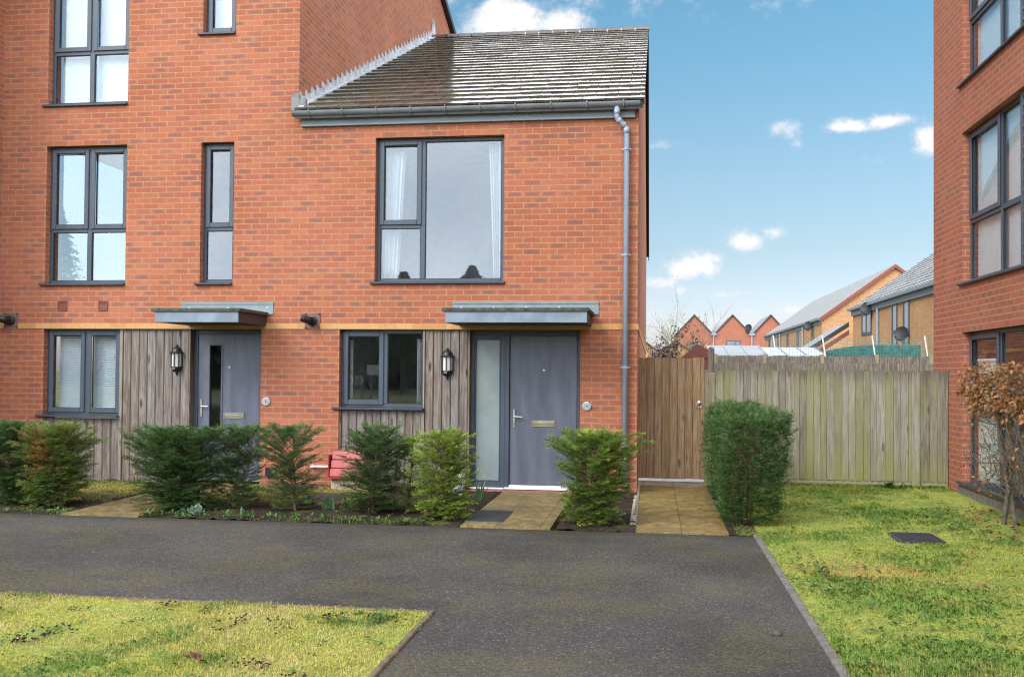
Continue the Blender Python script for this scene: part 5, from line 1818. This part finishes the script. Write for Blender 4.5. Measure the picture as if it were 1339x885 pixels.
w = bpy.data.worlds.new('World')
sc.world = w
w.use_nodes = True
t = w.node_tree
for n in list(t.nodes):
    t.nodes.remove(n)
g = NT(t)
out = g.add('ShaderNodeOutputWorld')
bg = g.add('ShaderNodeBackground', {'Strength': .103})
t.links.new(bg.outputs[0], out.inputs[0])
sky = g.add('ShaderNodeTexSky', sky_type='NISHITA', sun_disc=False, sun_elevation=SUN_EL, sun_rotation=SUN_AZ % (2 * math.pi), altitude=0, air_density=1.0, dust_density=.6, ozone_density=2.0)
d = g.add('ShaderNodeTexCoord').outputs['Generated']
dx, dy, dz = g.sep(d)
scol = g.mix(1.0, sky.outputs[0], SKYTINT, 'MULTIPLY') if False else sky.outputs[0]
hz = g.step(dz, .30, -.02)
scol = g.mix(1.0, scol, g.ramp(dz, [(0, (0.634, 0.598, 0.774)), (0.049, (0.80, 0.73, 0.83)), (0.12, (0.75, 0.735, 0.70)), (0.19, (0.79, 0.835, 0.757)), (0.33, (0.695, 0.986, 0.915)), (1, (0.792, 0.968, 0.968))]), 'MULTIPLY')
# cumulus: sum of soft blobs, edges broken up by noise
def pxdir(u, v):
    q = Vector(((u - PPX) / FPX, 1, -(v - PPY) / FPX))
    q = rt * q.x + fw * q.y + up * q.z
    return q.normalized()
BL = [(640, 38, 42, 26, 1.1), (662, 18, 34, 24, 1.2), (690, 30, 30, 26, 1.1), (735, 36, 34, 20, 1.1), (755, 24, 14, 12, .7), (610, 44, 26, 14, .6),
      (905, 350, 36, 15, 1.0), (925, 338, 22, 11, .9), (975, 316, 22, 10, 1.0), (1015, 304, 16, 9, .9), (860, 372, 26, 10, .8), (890, 378, 18, 8, .6),
      (1027, 170, 18, 12, .7), (1042, 186, 12, 8, .5), (1108, 166, 26, 7, .9), (1160, 160, 28, 7, .9), (1082, 172, 14, 6, .6), (1212, 183, 16, 16, .95), (1156, 206, 22, 9, .4), (865, 188, 26, 8, .5),
      (830, 0, 1, 1, 0), (770, -150, 340, 76, 1.75), (560, -130, 160, 50, 1.3), (1010, 395, 60, 8, .35), (940, 400, 70, 8, .35), (960, 385, 90, 5, .5), (1030, 405, 60, 6, .55), (880, 408, 40, 9, .55), (950, 420, 60, 10, .5)]
dens = None
for (u, v, ru, rv, s) in BL:
    if s == 0:
        continue
    c = pxdir(u, v)
    ru, rv = ru / FPX * 1.35, rv / FPX * 1.35
    e = g.vm('MULTIPLY', g.vm('SUBTRACT', d, tuple(c)), (1 / ru, 1 / max(ru, .05), 1 / rv))
    q = g.vm('DOT_PRODUCT', e, e, out='v')
    k = g.m('MULTIPLY', g.m('POWER', 2.718, g.m('MULTIPLY', q, -1.0)), s)
    dens = k if dens is None else g.m('MAXIMUM', dens, k)
nz = g.noise(g.mapv(d, (1, 1, 1.3)), 34, 9, .66)
nz2 = g.noise(d, 70, 4, .6)
dd2 = g.m('SUBTRACT', dens, g.m('MULTIPLY', g.m('SUBTRACT', nz, .36), 1.75))
cl = g.m('MULTIPLY', g.step(dd2, .02, .85), .95)
cshade = g.mix(g.step(g.m('ADD', dd2, g.m('MULTIPLY', nz2, .3)), .25, .85), (4.6, 4.9, 5.5), (6.4, 6.2, 6.1))
# bright thin overcast over the half of the sky behind the viewer
ov = g.noise(g.mapv(d, (1, 1, 2.2)), 2.6, 6, .55)
om = g.m('MULTIPLY', g.step(g.m('SUBTRACT', dy, g.m('MULTIPLY', dx, .55)), .42, -.30), g.step(ov, .22, .50))
ocol = g.mix(g.step(g.noise(d, 5, 5), .3, .7), (15.5, 17.6, 20.5), (21.5, 22.8, 24.5))
c = g.mix(om, scol, ocol)
# higher cloud out of frame overhead
hm = g.m('MULTIPLY', g.step(dz, .55, .8), .5)
c = g.mix(hm, c, (11, 12, 13))
c = g.mix(cl, c, g.mix(g.step(dz, .372, .405), cshade, (23, 23, 23.3)))
t.links.new(c, bg.inputs['Color'])

vs = sc.view_settings
vs.view_transform = 'Standard'
vs.look = 'None'
vs.exposure = 0.76
vs.gamma = 1.0
sc.display_settings.display_device = 'sRGB'
sc.render.engine = 'CYCLES'
sc.cycles.use_denoising = True
sc.cycles.denoiser = 'OPENIMAGEDENOISE'
sc.cycles.denoising_input_passes = 'RGB_ALBEDO_NORMAL'
sc.cycles.denoising_prefilter = 'FAST'
sc.cycles.pixel_filter_type = 'BLACKMAN_HARRIS'
sc.cycles.filter_width = 1.15
sc.cycles.max_bounces = 6
sc.cycles.diffuse_bounces = 2
sc.cycles.glossy_bounces = 3
sc.cycles.transparent_max_bounces = 12
sc.cycles.sample_clamp_indirect = 8
sc.render.film_transparent = False
